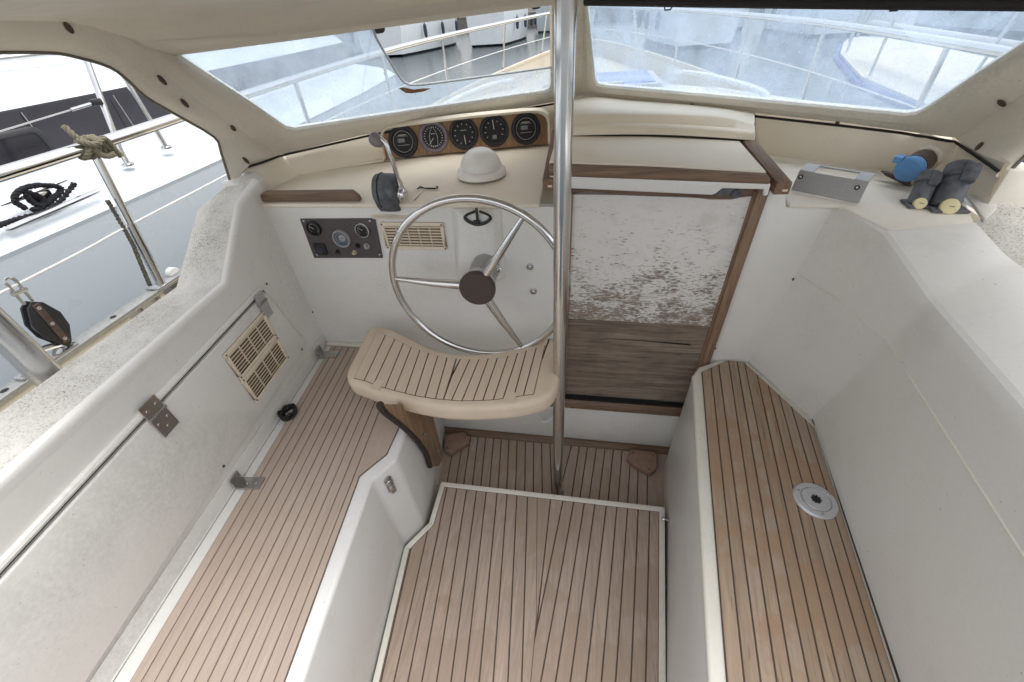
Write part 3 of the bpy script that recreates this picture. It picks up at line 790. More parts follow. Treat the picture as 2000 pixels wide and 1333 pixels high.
def instrument(px, py, bez, kind, r=.0585):
    c = onF(px, py, .001); uu, vv = pu, pv
    t = thing('round_instrument', {'log0': 'dark round display instrument at the port end of the pod, beside the throttle knob',
                                   'wind': 'round wind instrument with boat outline and faded purple-grey bezel',
                                   'dial': 'black round dial with needle pointing straight down',
                                   'angle': 'black round dial with needle pointing straight up',
                                   'log1': 'dark round display instrument at the end of the pod next to the pole'}[kind], 'instrument', c, 'round instruments in the pod')
    part(t, 'bezel', MB().lathe(c, pnn, [(r, 0), (r, .008), (r * .95, .013), (r * .80, .014), (r * .74, .009), (r * .74, .006)], 40, False), bez, ang=50)
    dl = part(t, 'dial', MB().lathe(c, pnn, [(r * .75, 0), (r * .75, .0068), (0, .0068)], 32), DIAL)
    P = lambda a, b, h=.0075: c + uu * a * r + vv * b * r + pnn * h
    def bar(x0, y0, x1, y1, wd, m=MARK, nm='mark'):
        a, b = P(x0, y0), P(x1, y1); d = (b - a).normalized(); s_ = d.cross(pnn) * wd * r / 2
        return [a - s_, b - s_, b + s_, a + s_]
    mk = MB()
    if kind in ('log0', 'log1'):
        part(t, 'display', MB().prism([P(-.35, -.05), P(.12, -.05), P(.12, .2), P(-.35, .2)], pnn * .0008), LCD, dl)
        mk.prism(bar(-.28, .40, .25, .40, .05), pnn * .0004); mk.prism(bar(-.40, -.22, .40, -.22, .02), pnn * .0004)
        mk.prism(bar(-.4, .32, .4, .32, .015), pnn * .0004)
        ring = [P(.66 * math.cos(a), .66 * math.sin(a), .0075) for a in [i * math.pi / 18 for i in range(36)]]
        mk.tube(ring, r * .014, 5, closed=True)
    else:
        n = 24 if kind == 'wind' else 12
        for i in range(n):
            a = i * 2 * math.pi / n + .1
            if kind == 'angle' and math.sin(a) < -.75: continue
            mk.prism(bar(.56 * math.cos(a), .56 * math.sin(a), .66 * math.cos(a), .66 * math.sin(a), .045), pnn * .0004)
        if kind == 'wind':
            hull = [P(x, y) for x, y in ((0, .62), (-.18, .36), (-.27, 0), (-.25, -.4), (-.2, -.55), (.2, -.55), (.25, -.4), (.27, 0), (.18, .36))]
            mk.tube(hull, r * .016, 5, closed=True); mk.prism(bar(0, -.05, -.32, -.42, .04), pnn * .001)
            mk.prism(bar(-.14, .2, .14, .2, .035), pnn * .0004)
        elif kind == 'dial':
            mk.prism(bar(.02, -.08, .06, -.62, .05), pnn * .001); mk.prism(bar(-.2, .22, .2, .22, .03), pnn * .0004)
        else:
            mk.prism(bar(0, .1, -.05, .66, .05), pnn * .001)
            part(t, 'display', MB().prism([P(-.14, -.5), P(.14, -.5), P(.14, -.25), P(-.14, -.25)], pnn * .0008), LCD, dl)
    part(t, 'scale_marks', mk, MARK, dl)
    return t
for (px, py), b, k in zip(((788, 277), (847, 268), (906, 262), (965, 256), (1027, 252)), (BEZEL, BEZELG, BEZEL, BEZEL, BEZEL), ('log0', 'wind', 'dial', 'angle', 'log1')):
    instrument(px, py, b, k)

# compass dome
dc = onD(941, 341, .001)
dm = thing('compass_cover', 'white domed compass cover on the dashboard above the wheel', 'compass', dc)
part(dm, 'base_ring', MB().lathe(dc, (0, 0, 1), [(.088, 0), (.088, .012), (.084, .020), (.074, .024), (.070, .022)], 48, False), DOME, ang=60)
part(dm, 'dome', MB().lathe(dc, (0, 0, 1), [(.074 * math.cos(a) ** .9, .020 + .070 * math.sin(a)) for a in [i * math.pi / 2 / 12 for i in range(13)]], 48, False), DOME, ang=60)

# engine throttle
tb = V((-.632, YB + .030, 1.203))
th = thing('engine_throttle', 'grey engine control with bent chrome lever and round knob', 'throttle', tb)
a_ = V((1, 0, 0))
ring0 = []
for dx, sc in ((-.034, .86), (-.030, .98), (.0, 1.0), (.030, .98), (.038, .90)):
    rr = []
    for k in range(24):
        a = math.pi * 2 * k / 24
        y_ = math.cos(a) * .052 * sc; z_ = math.sin(a) * .062 * sc
        if z_ < 0: z_ = max(z_, -.055); y_ *= .9
        rr.append(tb + V((dx, y_ - .015, z_ + .012)))
    ring0.append(rr)
part(th, 'housing', MB().loft(ring0), ZINC, bevel=.003)
part(th, 'seam', MB().tube([tb + V((-.012, math.cos(a) * .0535 - .015, math.sin(a) * .0635 + .012)) for a in [i * math.pi / 12 - .3 for i in range(16)]], .0015, 6), RUBBER)
pv0 = tb + V((.038, -.02, .010))
hb = part(th, 'lever_boss', MB().lathe(pv0, (1, 0, 0), [(.024, -.004), (.024, .008), (.019, .012), (.019, .022), (.013, .026), (0, .026)], 20), CHROME)
kb = onY(741, 269, YB - .02)
lv = spline([pv0 + V((.012, 0, 0)), pv0 + V((.012, -.004, .05)), lerp(pv0, kb, .55) + V((.02, -.008, .01)), kb + V((.016, 0, -.02)), kb], 6)
part(th, 'lever', MB().tube(lv, [.0085 - .003 * i / (len(lv) - 1) for i in range(len(lv))], 12), CHROME)
part(th, 'knob', MB().lathe(kb + V((0, 0, -.018)), (kb - lv[-4]).normalized(), [(.006, -.006), (.012, 0), (.0185, .010), (.0195, .020), (.017, .030), (.010, .036), (0, .038)], 22), plain('knob_grey', srgb(138, 128, 132), .45), ang=60)
# tilted recess plate under it
single('throttle_mount', MB().prism([V((-.70, YB - .006, 1.135)), V((-.58, YB - .006, 1.135)), V((-.548, YB + .02, 1.1925)), V((-.54, YB + .14, 1.1925)), V((-.70, YB + .14, 1.1925)), V((-.735, YB + .02, 1.1925))], (0, 0, .0015)), CREAM, 'shallow moulded hollow under the engine throttle', 'moulding', bevel=.0006)
# clip on the dash
cp = onD(832, 371, .001)
single('wire_clip', MB().tube(spline([cp + V((-.03, -.006, .004)), cp + V((-.02, .006, .008)), cp + V((.0, -.002, .005)), cp + V((.035, .0, .004)), cp + V((.042, .006, .006)), cp + V((.036, .010, .008))], 5), .0022, 6).tube(spline([cp + V((-.03, 0, .005)), cp + V((.0, .006, .004)), cp + V((.034, .004, .004))], 4), .0015, 6), BLACK, 'bent black wire clip lying on the dashboard edge', 'clip')

# engine gauge panel
ep = [onY(587, 427, YB), onY(733, 426, YB), onY(748, 503, YB), onY(615, 503, YB)]
ec = sum(ep, V((0, 0, 0))) / 4
en = thing('gauge_board', 'dark grey engine gauge panel screwed to the bulkhead', 'gauge panel', ec)
part(en, 'plate', MB().prism(ep, (0, -.006, 0)), PANELM, bevel=.001, seg=1)
def gauge(px, py, r, bez, face, needle=True):
    c = onY(px, py, YB - .006)
    g = part(en, 'gauge', MB().lathe(c, (0, -1, 0), [(r, 0), (r, .006), (r * .94, .010), (r * .84, .010), (r * .80, .006), (r * .80, .003)], 32, False), bez, ang=50)
    d = part(en, 'dial', MB().lathe(c, (0, -1, 0), [(r * .82, 0), (r * .82, .0045), (0, .0045)], 28), face, g)
    mk = MB()
    for i in range(15):
        a = rad(-40 + i * 260 / 14)
        for r0, r1 in ((.55, .72),):
            a0 = c + V((math.cos(a) * r * r0, -.0048, math.sin(a) * r * r0)); a1 = c + V((math.cos(a) * r * r1, -.0048, math.sin(a) * r * r1))
            mk.tube([a0, a1], .0006, 4)
    if needle: mk.tube([c + V((0, -.006, 0)), c + V((-r * .45, -.006, r * .28))], .0010, 5)
    part(en, 'scale_marks', mk, MARK, g)
gauge(614, 446, .027, BLACK, DIAL)
gauge(668, 466, .033, ALU, plain('tacho_face', srgb(96, 104, 120), .35, var=.3, scale=120), False)
gauge(709, 449, .027, CHROME, DIAL)
part(en, 'tacho_hub', MB().lathe(onY(668, 466, YB - .011), (0, -1, 0), [(.013, 0), (.013, .001), (.005, .002), (.005, .005), (0, .005)], 20), ALU)
c = onY(627, 486, YB - .006)
part(en, 'alarm', MB().box(c + V((0, -.004, 0)), (.046, .008, .044)), BLACK, bevel=.006)
part(en, 'alarm_cone', MB().lathe(c + V((0, -.008, 0)), (0, -1, 0), [(.015, 0), (.015, .002), (.012, .0005), (0, .002)], 20), plain('alarm_blue', srgb(50, 54, 68), .5))
for px, py, r, m in ((699, 480, .009, BLACK), (717, 481, .0115, ALU), (660, 492, .008, BLACK), (693, 493, .009, plain('ivory_button', srgb(196, 182, 148), .4))):
    part(en, 'switch', MB().lathe(onY(px, py, YB - .006), (0, -1, 0), [(r, 0), (r, .004), (r * .7, .008), (r * .6, .012), (0, .012)], 18), m)
part(en, 'key_slot', MB().box(onY(717, 481, YB - .019), (.002, .002, .010)), RUBBER)
for px, py in ((593, 432), (722, 432), (741, 498), (619, 498)): screw(en, onY(px, py, YB - .006), (0, -1, 0), .004, mat=CHROME)

# bulkhead louvre
vg = thing('vent_grille', 'cream slatted vent grille on the bulkhead behind the wheel', 'vent', onY(808, 460, YB))
v0, v1, v3 = onY(755, 485, YB), onY(873, 485, YB), onY(742, 432, YB)
v0.x = -.680; W_ = .224; H_ = .098
o_ = V((v0.x, YB - .0005, v0.z))
grille(vg, vg, o_, V((W_, 0, 0)), V((0, 0, H_)), V((0, -1, 0)), 7, bars=5)

# rudder position indicator
rc = onY(932, 425, YB - .034)
ri = thing('rudder_indicator', 'small black fan-shaped rudder indicator above the wheel hub', 'indicator', rc)
yI = rc.y
I_ = lambda x, y: onY(x, y, yI)
ar = spline([I_(907, 425), I_(915, 433), I_(932, 439), I_(950, 434.5), I_(959, 426)], 4)
fan = MB().tube(spline([I_(907, 425), I_(912, 420), I_(928, 413)], 3), .0042, 6).tube(spline([I_(959, 426), I_(953, 420), I_(936, 413)], 3), .0042, 6)
fan.tube(ar, .0055, 8)
part(ri, 'frame', fan, BLACK)
part(ri, 'pointer', MB().box((I_(932, 408) + I_(933, 430)) / 2 + V((0, -.005, 0)), (.009, .006, .045)), BLACK, bevel=.002)
part(ri, 'pivot', MB().box(I_(932, 432) + V((0, -.006, 0)), (.022, .010, .010)), BLACK, bevel=.002)

# ================================================================== steering wheel
wc = V((-.317, 1.06, .979)); RW = .283
wh = thing('steering_wheel', 'stainless steel three-spoke steering wheel with brown hub pad', 'steering wheel', wc)
part(wh, 'rim', MB().tube(arc(wc, (1, 0, 0), (0, 0, 1), RW, 0, 2 * math.pi, 95)[:-1], .0115, 14, closed=True), STEEL)
hub = V((wc.x, wc.y - .012, wc.z))
for deg in (176, 56, -62):
    d = V((math.cos(rad(deg)), 0, math.sin(rad(deg))))
    part(wh, 'spoke', MB().tube([hub + d * .040 + V((0, .012, 0)), hub + d * .15 + V((0, .008, 0)), wc + d * (RW - .006)], [.0165, .0125, .0075], 14), STEEL)
part(wh, 'hub', MB().lathe(V((wc.x, wc.y - .005, wc.z)), (0, 1, 0), [(.052, 0), (.054, .010), (.050, .045), (.040, .055), (.040, .10)], 40), STEELD, ang=40)
part(wh, 'hub_pad', MB().lathe(V((wc.x, wc.y - .006, wc.z)), (0, -1, 0), [(.058, -.004), (.059, .010), (.056, .016), (0, .018)], 44), HUB, ang=50)
part(wh, 'gearbox', MB().lathe(V((wc.x, YB - .06, wc.z + .002)), (0, 1, 0), [(.038, -.05), (.046, -.04), (.050, 0), (.050, .03)], 10), ALU, bevel=.003)
part(wh, 'bolt', MB().box(V((wc.x + .06, wc.y + .06, wc.z + .03)), (.02, .016, .016)), CHROME, bevel=.003)

# ================================================================== pole
po_ = V((-.043, .935, 0))
pl = thing('support_pole', 'polished stainless pole rising from the sole beside the helm seat', 'pole', po_)
part(pl, 'tube', MB().tube([po_ + V((0, 0, .001)), po_ + V((-.004, 0, .8)), po_ + V((-.007, 0, 1.72))], .0205, 28), STEEL)
part(pl, 'foot_collar', MB().lathe(po_ + V((0, 0, .007)), (0, 0, 1), [(.026, 0), (.026, .006), (.0212, .012)], 28, False), STEELD)

# ================================================================== helm seat
ZH = .745
hz = lambda x, y: onZ(x, y, ZH)
h7 = lambda x, y: onZ(660 + x / 4.1667, 620 + y / 4.1667, ZH)
fore = [(250, 85), (330, 67), (430, 90), (560, 152), (720, 230), (860, 275), (1000, 293), (1150, 293), (1320, 272), (1480, 240), (1620, 198), (1745, 160)]
aftp = [(1790, 330), (1800, 480), (1770, 580), (1690, 650), (1560, 692), (1400, 718), (1200, 732), (1000, 735), (820, 722), (640, 692), (450, 645), (290, 595), (150, 545), (85, 515), (68, 460)]
port_ = [(90, 390), (150, 280), (200, 170)]
out = [h7(*p) for p in fore + aftp + port_]
out = spline(out, 3, True)
hsx = sum(out, V((0, 0, 0))) / len(out)
se = thing('helm_seat', 'beige moulded crescent-shaped helm seat beside the steel pole', 'seat', (hsx.x, hsx.y, ZH - .06))
def shrink(ring, d, z):
    n = len(ring); A_ = sum(ring[i].x * ring[(i + 1) % n].y - ring[(i + 1) % n].x * ring[i].y for i in range(n)); sg = 1 if A_ > 0 else -1
    o = []
    for i in range(n):
        t = (ring[(i + 1) % n] - ring[i - 1]).normalized(); o.append(V((ring[i].x - t.y * d * sg, ring[i].y + t.x * d * sg, z)))
    return o
rings = [shrink(out, .008, ZH - .066), shrink(out, .004, ZH - .062), shrink(out, .001, ZH - .05), shrink(out, -.001, ZH - .02), shrink(out, .001, ZH - .008), shrink(out, .008, ZH - .0015), shrink(out, .018, ZH)]
part(se, 'seat_pan', MB().loft(rings), SEATM, ang=60)
tops = [(320, 115), (390, 145), (465, 180), (535, 215), (600, 245), (670, 268), (740, 292), (815, 315), (890, 330), (965, 338), (1000, 342), (1075, 345), (1150, 343), (1225, 338), (1300, 330), (1385, 315), (1465, 293), (1535, 272), (1615, 250), (1688, 228)]
bots = [(130, 500), (215, 520), (292, 548), (385, 580), (460, 600), (548, 622), (628, 642), (710, 655), (795, 668), (860, 672), (890, 675), (925, 680), (1010, 684), (1100, 682), (1180, 680), (1265, 675), (1345, 665), (1430, 655), (1510, 640), (1595, 630)]
cz = ZH + .0004
base_ = [h7(*p) for p in tops] + [h7(*p) for p in bots[::-1]]
part(se, 'caulking', MB().add([V((p.x, p.y, cz)) for p in [h7(*q) for q in tops] + [h7(*q) for q in bots]], [[i, i + 1, i + 21, i + 20] for i in range(19)]), CAULK)
for i in range(19):
    if i == 9: t0, t1, b0_, b1_ = tops[9], tops[10], (930, 470), (931, 475)
    elif i == 10: t0, t1, b0_, b1_ = tops[10], tops[11], bots[9], bots[11]
    else: t0, t1, b0_, b1_ = tops[i], tops[i + 1], bots[i], bots[i + 1]
    cen = [lerp(t0, t1, .5), lerp(b0_, b1_, .5)] if False else None
    q = [h7(*t0), h7(*t1), h7(*b1_), h7(*b0_)]
    if i == 10: q = [h7(*t0), h7(*t1), h7(*b1_), h7(*b0_), h7(930, 480)]
    pp_ = inset([xy(p) for p in q], .0019)
    part(se, 'strip', MB().prism([(x, y, cz + .0002) for x, y in pp_], (0, 0, .0022)), SEATP, bevel=.0005, seg=1)
for c_ in ((325, 555), (1400, 655)):
    p = h7(*c_); u = (h7(c_[0] + 60, c_[1] + 14) - p).normalized(); v = V((-u.y, u.x, 0))
    part(se, 'drain_notch', MB().obox(V((p.x, p.y, ZH + .0028)) - u * .017 - v * .022, u * .034, v * .044, V((0, 0, .0012))), SEATM, bevel=.0005, seg=1)
# plywood bracket under the port end
yb0, yb1 = V((-.532, .80, 0)), V((-.608, 1.20, 0))
nP = vplane(yb0, yb1); nP = nP if nP.x > 0 else -nP
pq = lambda x, y: onP(x, y, yb0, nP)
cur = [pq(750, 790), pq(762, 806), pq(795, 833), pq(820, 858), pq(838, 885), pq(846, 911)]
pol = spline(cur, 4) + [pq(858, 911), pq(865, 893), pq(860, 868), pq(852, 838), pq(846, 812), pq(870, 790)]
sup = thing('seat_bracket', 'weathered plywood bracket with dark curved edge under the helm seat', 'bracket', pq(820, 860))
part(sup, 'board', MB().prism(pol, -nP * .022), PLY)
part(sup, 'edge_band', MB().tube([p - nP * .012 for p in spline(cur, 5)], .011, 8), plain('dark_edge', srgb(58, 46, 40), .8, var=.3, scale=90))
for px, py in ((826, 848), (854, 882), (840, 822)):
    part(sup, 'bolt', MB().lathe(pq(px, py), nP, [(.006, 0), (.006, .004), (.003, .006), (.003, .012), (0, .012)], 8), STEELD)
# loose cable by the door sill
cb = [onY(1052, 800, YB - .03), onY(1050, 812, YB - .035), onY(1058, 824, YB - .04), onY(1072, 822, YB - .04), onY(1082, 812, YB - .035), onY(1092, 806, YB - .03)]
single('loose_cable', MB().tube(spline(cb, 6), .0035, 8), LINEW, 'short loop of pale cable hanging under the helm seat by the door sill', 'cable')
# corner pads on the lower sole
def pad(pts, label, scr):
    q = [onZ(x, y, .045) for x, y in pts]; c = sum(q, V((0, 0, 0))) / len(q)
    t = thing('corner_step', label, 'step', (c.x, c.y, .007), 'brown corner steps on the lower sole')
    part(t, 'block', MB().prism([(p.x, p.y, .008) for p in q], (0, 0, .037)), PADM, bevel=.007, seg=3)
    for x, y in scr: screw(t, onZ(x, y, .0455), (0, 0, 1), .0035, mat=BRONZE)
pad([(868, 848), (905, 843), (915, 852), (916, 862), (880, 884), (868, 880)], 'small brown corner step under the plywood bracket', ((874, 852), (909, 854), (874, 875)))
pad([(1232, 876), (1280, 882), (1284, 890), (1283, 915), (1270, 924), (1240, 908), (1225, 895)], 'small brown corner step against the teak planked bench', ((1236, 884), (1276, 890), (1268, 917)))

# ================================================================== companionway slide, rails and hood
sh = thing('sliding_hatch', 'cream sliding companionway hatch with teak front beam', 'hatch', (.22, 1.17, 1.26))
YF = 1.165
t0, t1 = onY(1112, 322, YF), onY(1508, 344, YF)
t0.x = -.10
k0, k1 = onZ(1085, 266, 1.312), onZ(1443, 272, 1.283)
k0.x = -.10; k0.y += .06; k1.y += .06
top = [t0 + V((0, .018, .006)), lerp(t0, t1, .5) + V((0, .018, .010)), t1 + V((-.01, .018, .006)), k1, lerp(k0, k1, .5) + V((0, 0, .006)), k0]
part(sh, 'top', MB().prism([p - V((0, 0, .02)) for p in top], (0, 0, .02)), CREAM, bevel=.003)
fb_ = [t0, lerp(t0, t1, .5) + V((0, 0, .004)), t1 + V((-.012, 0, .002)), t1 + V((0, 0, -.008)), t1 + V((.002, 0, -.022)), lerp(t0, t1, .5) + V((0, 0, -.026)), t0 + V((0, 0, -.030))]
part(sh, 'front_beam', MB().prism(fb_, (0, .03, 0)), TEAKX, bevel=.004, seg=3)
s0, s1 = t0 + V((.0, .003, -.030)), t1 + V((.005, .003, -.022))
lip = [s0, s1, s1 + V((.002, 0, -.030)), s1 + V((-.008, 0, -.032)), s1 + V((-.012, 0, -.014)), lerp(s0, s1, .80) + V((0, 0, -.016)), lerp(s0, s1, .775) + V((0, 0, -.032)), lerp(s0, s1, .76) + V((0, 0, -.035)), s0 + V((.03, 0, -.034))]
part(sh, 'front_lip', MB().prism(lip, (0, .012, 0)), WHITE, bevel=.002)
def rail(f, b, label, w_=.030, h=.032):
    r = thing('hatch_rail', label, 'rail', f, 'teak rails of the sliding hatch')
    d = (b - f); u = V((1, 0, 0))
    part(r, 'beam', MB().obox(f - u * w_ / 2 - V((0, 0, h / 2)), u * w_, V((0, 0, h)), d), TEAKR, bevel=.002)
    part(r, 'inlay', MB().box(f + V((.006, -.001, -.004)), (.012, .004, .005)), GRILLE)
rl = onY(1070, 361, YF - .01)
rail(rl, onZ(1084, 268, 1.275) + V((0, .05, 0)), 'weathered teak hatch rail on the wheel side of the steel pole')
rr0 = onY(1528, 372, YF + .005)
rail(rr0 + V((0, 0, .004)), onZ(1452, 275, 1.272) + V((0, .05, .004)), 'weathered teak hatch rail beside the alloy plate', .038)
# stepped hood over the stowed hatch
hood = thing('hatch_hood', 'stepped cream hood behind the sliding hatch', 'hood', (.2, 1.6, 1.3))
xs = [1085, 1160, 1240, 1320, 1400, 1440, 1474]
r0 = [267, 264, 263, 264.5, 269, 272, 275]; r1 = [251, 247, 246, 249, 253, 257, 260]; r2 = [245, 242, 240.5, 243, 248, 251, 256]
r3 = [223, 222, 222, 223, 227, 234, 245]; r4 = [197, 190, 198, 204, 212, 217, 221]
rws = []
for i, x in enumerate(xs):
    X_ = [onY(x, r0[i], 1.500), onY(x, r1[i], 1.503), onY(x, r2[i], 1.545), onY(x, r3[i], 1.56), None]
    g_ = onP(x, r4[i], A, nR) if x > 1120 else onP(x, r4[i], A, nL)
    rws.append([X_[0], lerp(X_[0], X_[1], .8) + V((0, 0, 0)), X_[1] + V((0, .006, .001)), lerp(X_[1], X_[2], .8), X_[2], lerp(X_[2], X_[3], .85), X_[3] + V((0, .008, 0)), lerp(X_[3], g_, .3) + V((0, 0, .002)), g_ + V((0, .01, .004))])
part(hood, 'cover', MB().sheet([z for z in zip(*[spline(list(c), 3) for c in zip(*rws)])]), CREAM, ang=55)
part(hood, 'dark_line', MB().tube(spline([r[0] + V((0, .003, -.003)) for r in rws], 3), .004, 6), RUBBER)  # dark line along the foot of the hood

# ================================================================== starboard shelf, wall and coaming
sp = thing('starboard_coaming', 'cream starboard shelf and angled white cockpit side', 'coaming', (.8, 1.1, .6), kind='structure')
ZF = 1.186
n1 = vplane(so_[3], so_[4]); n1 = n1 if n1.x < 0 else -n1
n2 = vplane(so_[5], so_[6]); n2 = n2 if n2.x < 0 else -n2
c0 = V((.655, YB, 0)); 
e1 = onZ(1720, 455, 1.172); e2 = onZ(1815, 590, 1.115)
e0 = onZ(1640, 402, ZF)
e3 = onZ(2000, 790, 1.125)
e4 = lerp(e2, e3, (-.45 - e2.y) / (e3.y - e2.y)); e4.z = 1.125
f0 = V((so_[3].x + .002, YB, ZR - .02)); f2 = V((so_[4].x, so_[4].y, ZR - .02)); f4 = V((*xy(aft(so_[5], so_[6])), ZR - .02)); f1 = lerp(f0, f2, .45)
dn_ = V((0, 0, -.03))
def colm(f, e, k=1.0):
    return [f, lerp(f, e, .6), e + dn_ * k, e + V((.003, .002, -.014)), e + V((.009, .005, -.005)), e + V((.020, .008, 0))]
g1, g2 = lerp(f2, f1, .05), lerp(f2, f4, .02)
h1, h2 = lerp(e2, e1, .06), lerp(e2, e4, .015)
f2m, e2m = lerp(f2, lerp(g1, g2, .5), .4), lerp(e2, lerp(h1, h2, .5), .4)
rows = [colm(V((f0.x - .006, YB + .012, f0.z)), V((e0.x - .008, YB + .012, e0.z)), .6), colm(f0, e0, .6), colm(f1, e1), colm(g1, h1), colm(f2m, e2m), colm(g2, h2), colm(f4, e4)]
part(sp, 'side_wall', MB().sheet(rows), WALLW, ang=28)
# moulded seam line
def sbead(f, e, z): return lerp(f, e, (z - f.z) / (e.z - f.z))
part(sp, 'seam_bead', MB().tube([sbead(f0, e0, .965) + V((-.001, -.003, 0)), sbead(f1, e1, .97) + n1 * .001, sbead(f2, e2, .975) + n1 * .001, sbead(f4, e4, .985) + n2 * .001], .0028, 6), TRIM)
# shelf top and speckled deck
jj = [onZ(1478, 300, ZF), onZ(1620, 318, ZF), onZ(1745, 333, ZF), onZ(1815, 352, ZF)]
shelf = [V((.575, YB - .004, ZF)), e0 + V((.004, .004, 0)), e1 + V((.02, .01, .004)), onZ(1905, 436, ZF), onZ(1878, 378, ZF), jj[3], jj[2], jj[1], jj[0], V((.575, 1.62, ZF))]
part(sp, 'shelf', MB().add(shelf + [p - V((0, 0, .012)) for p in shelf], [list(range(10)), list(range(10, 20))] + [[i, (i + 1) % 10, (i + 1) % 10 + 10, i + 10] for i in range(10)]), CREAM2, bevel=.004)
zo = 1.165
o1, o2, o3, o4 = onZ(1905, 436, ZF) , onZ(1962, 388, 1.20), onZ(2000, 452, 1.18), V((1.10, -.45, 1.15))
ed = V((.020, .008, 0))
oo = V((1.07, .95, 1.188))
rows = [[e1 + ed, lerp(e1, o1, .5) + V((.01, .005, .002)), o1 + V((0, 0, .001)), lerp(o1, o2, .6), o2]]
for q_, t_ in ((h1, .30), (e2m, .42), (h2, .5)):
    oq = lerp(o2, oo, t_ * 2 if t_ < .5 else 1.0)
    rows.append([q_ + ed, lerp(q_, oq, .33), lerp(q_, oq, .60), lerp(q_, oq, .85), oq])
rows += [[lerp(e2, e4, .45) + ed, V((.83, .36, 1.14)), V((.92, .36, 1.15)), V((1.0, .36, 1.158)), V((1.08, .36, 1.16))],
         [e4 + ed, V((.75, -.45, 1.13)), V((.85, -.45, 1.14)), V((.95, -.45, 1.15)), V((1.06, -.45, 1.15))]]
rows[-2][0] = lerp(h2, e4, (h2.y - .36) / (h2.y - e4.y)) + ed
part(sp, 'smooth_border', MB().sheet([r[:3] for r in rows]), WALLW, ang=60)
part(sp, 'speckled_top', MB().sheet([r[2:] for r in rows]), NONSKID, ang=60)
skirt = [r[-1] for r in rows]
part(sp, 'outer_skirt', MB().sheet([skirt, [p + V((.03, 0, -.5)) for p in skirt]]), WHITE)
# raised block that closes the pocket
w0_, w1_, w2_ = onZ(1880, 380, ZF), onZ(1924, 436, ZF), onZ(1905, 436, ZF)
part(sp, 'pocket_end', MB().prism([w0_, w1_ + V((-.005, 0, 0)), lerp(w1_, o2, .55) + V((0, 0, -.004)), o2 + V((-.012, .0, -.012)), w0_ + V((.06, .03, 0))], (0, 0, .009)), WALLW, bevel=.003, seg=2)
gr = [wR(1474, 222), wR(1600, 234), wR(1720, 247), wR(1800, 258), wR(1862, 270), onZ(1955, 332, 1.27)]
jb = [jj[0], jj[1], jj[2], jj[3], onZ(1862, 372, ZF), onZ(1935, 384, ZF + .03)]
rows = [[V((a.x, a.y, a.z - .003)), lerp(a, b, .5) + V((.002, .004, 0)), b + V(((0, .002, .004, .008, .024, .02)[i], (.009, .009, .010, .013, .02, .01)[i], .013))] for i, (a, b) in enumerate(zip(jb, gr))]
part(sp, 'back_wall', MB().sheet(rows), CREAM, ang=40)
part(sp, 'back_wall', MB().sheet([[rws[-1][0], rws[-1][4], rws[-1][-1]], [V((.6, 1.66, ZF)), lerp(jj[0], gr[0], .5), gr[0] + V((0, .006, .012))]]), CREAM)

part(sp, 'end_wall', MB().prism([jb[5] + V((.004, -.004, -.03)), jb[5] + V((.10, .0, -.03)), gr[5] + V((.09, .0, .0)), gr[5] + V((.016, -.004, .0))], (0, .10, 0)), CREAM2, bevel=.005)
# ================================================================== shelter: screen frames, side wings, roof
dg = thing('windscreen_shelter', 'cream hard windscreen shelter with two hazy window panes', 'windscreen', (-.05, 1.4, 1.28))
winL = [(345, 108), (420, 158), (500, 210), (545, 241), (560, 251), (578, 254), (700, 235), (850, 212), (1000, 190), (1066, 180.5), (1076, 176), (1078.5, 166), (1078, 80), (1078, 10), (900, 33.5), (740, 55.5), (540, 83)]
WL = [wL(*p) for p in winL]
fold = [onX(210, 63, -1.165), onX(308, 137, -1.185), onX(438, 235, -1.165)]
cx_ = (A - V((0, 0, 0)))
cen = lambda z: A + (V((A.x, A.y, z)) - A) + V((0, -(z - A.z) * math.tan(rad(30)) * .92, 0))
# crease of the two planes
cre = nL.cross(nR); cre = cre if cre.z > 0 else -cre
crz = lambda z: A + cre * ((z - A.z) / cre.z)
OL = [fold[0], fold[1], fold[2], wL(510, 282), wL(543, 303.5), wL(565, 298.5), wL(700, 266), wL(850, 239), wL(1000, 214), wL(1075, 201), crz(1.352), crz(1.36), crz(1.52), crz(1.70), wL(900, 0), wL(740, 22), wL(540, 46)]
def ringframe(name, Wn, On, n):
    rings = [[p - n * .022 for p in Wn], [p + n * .002 for p in Wn], [lerp(a, b, .10) + n * .006 for a, b in zip(Wn, On)], [lerp(a, b, .42) + n * .008 for a, b in zip(Wn, On)], [lerp(a, b, .62) + n * .001 for a, b in zip(Wn, On)], On]
    mb = MB().loft(rings, True, False); part(dg, name, mb, LINER, ang=38); return mb
FRML = ringframe('screen_frame', WL, OL, nL)
m_ = mir
winR = [(2000, 88), (1900, 153), (1825, 203), (1803, 217), (1788, 224), (1765, 225.5), (1640, 213), (1470, 197), (1300, 181), (1185, 171), (1166, 167), (1160, 157), (1152, 80), (1144, 8)]
WR = [m_(WL[0])] + [wR(*p) for p in winR[1:]] + [m_(WL[14]), m_(WL[15]), m_(WL[16])]
WR[0] = onP(2075, 38, A, nR)
OR = [m_(OL[0]), m_(OL[1]), wR(1935, 228), wR(1890, 258), wR(1868, 270), wR(1835, 266), wR(1640, 239), wR(1470, 221), wR(1300, 203.5), wR(1185, 194), crz(1.352), crz(1.36), crz(1.52), crz(1.70), m_(OL[14]), m_(OL[15]), m_(OL[16])]
FRMR = ringframe('screen_frame', WR, OR, nR)
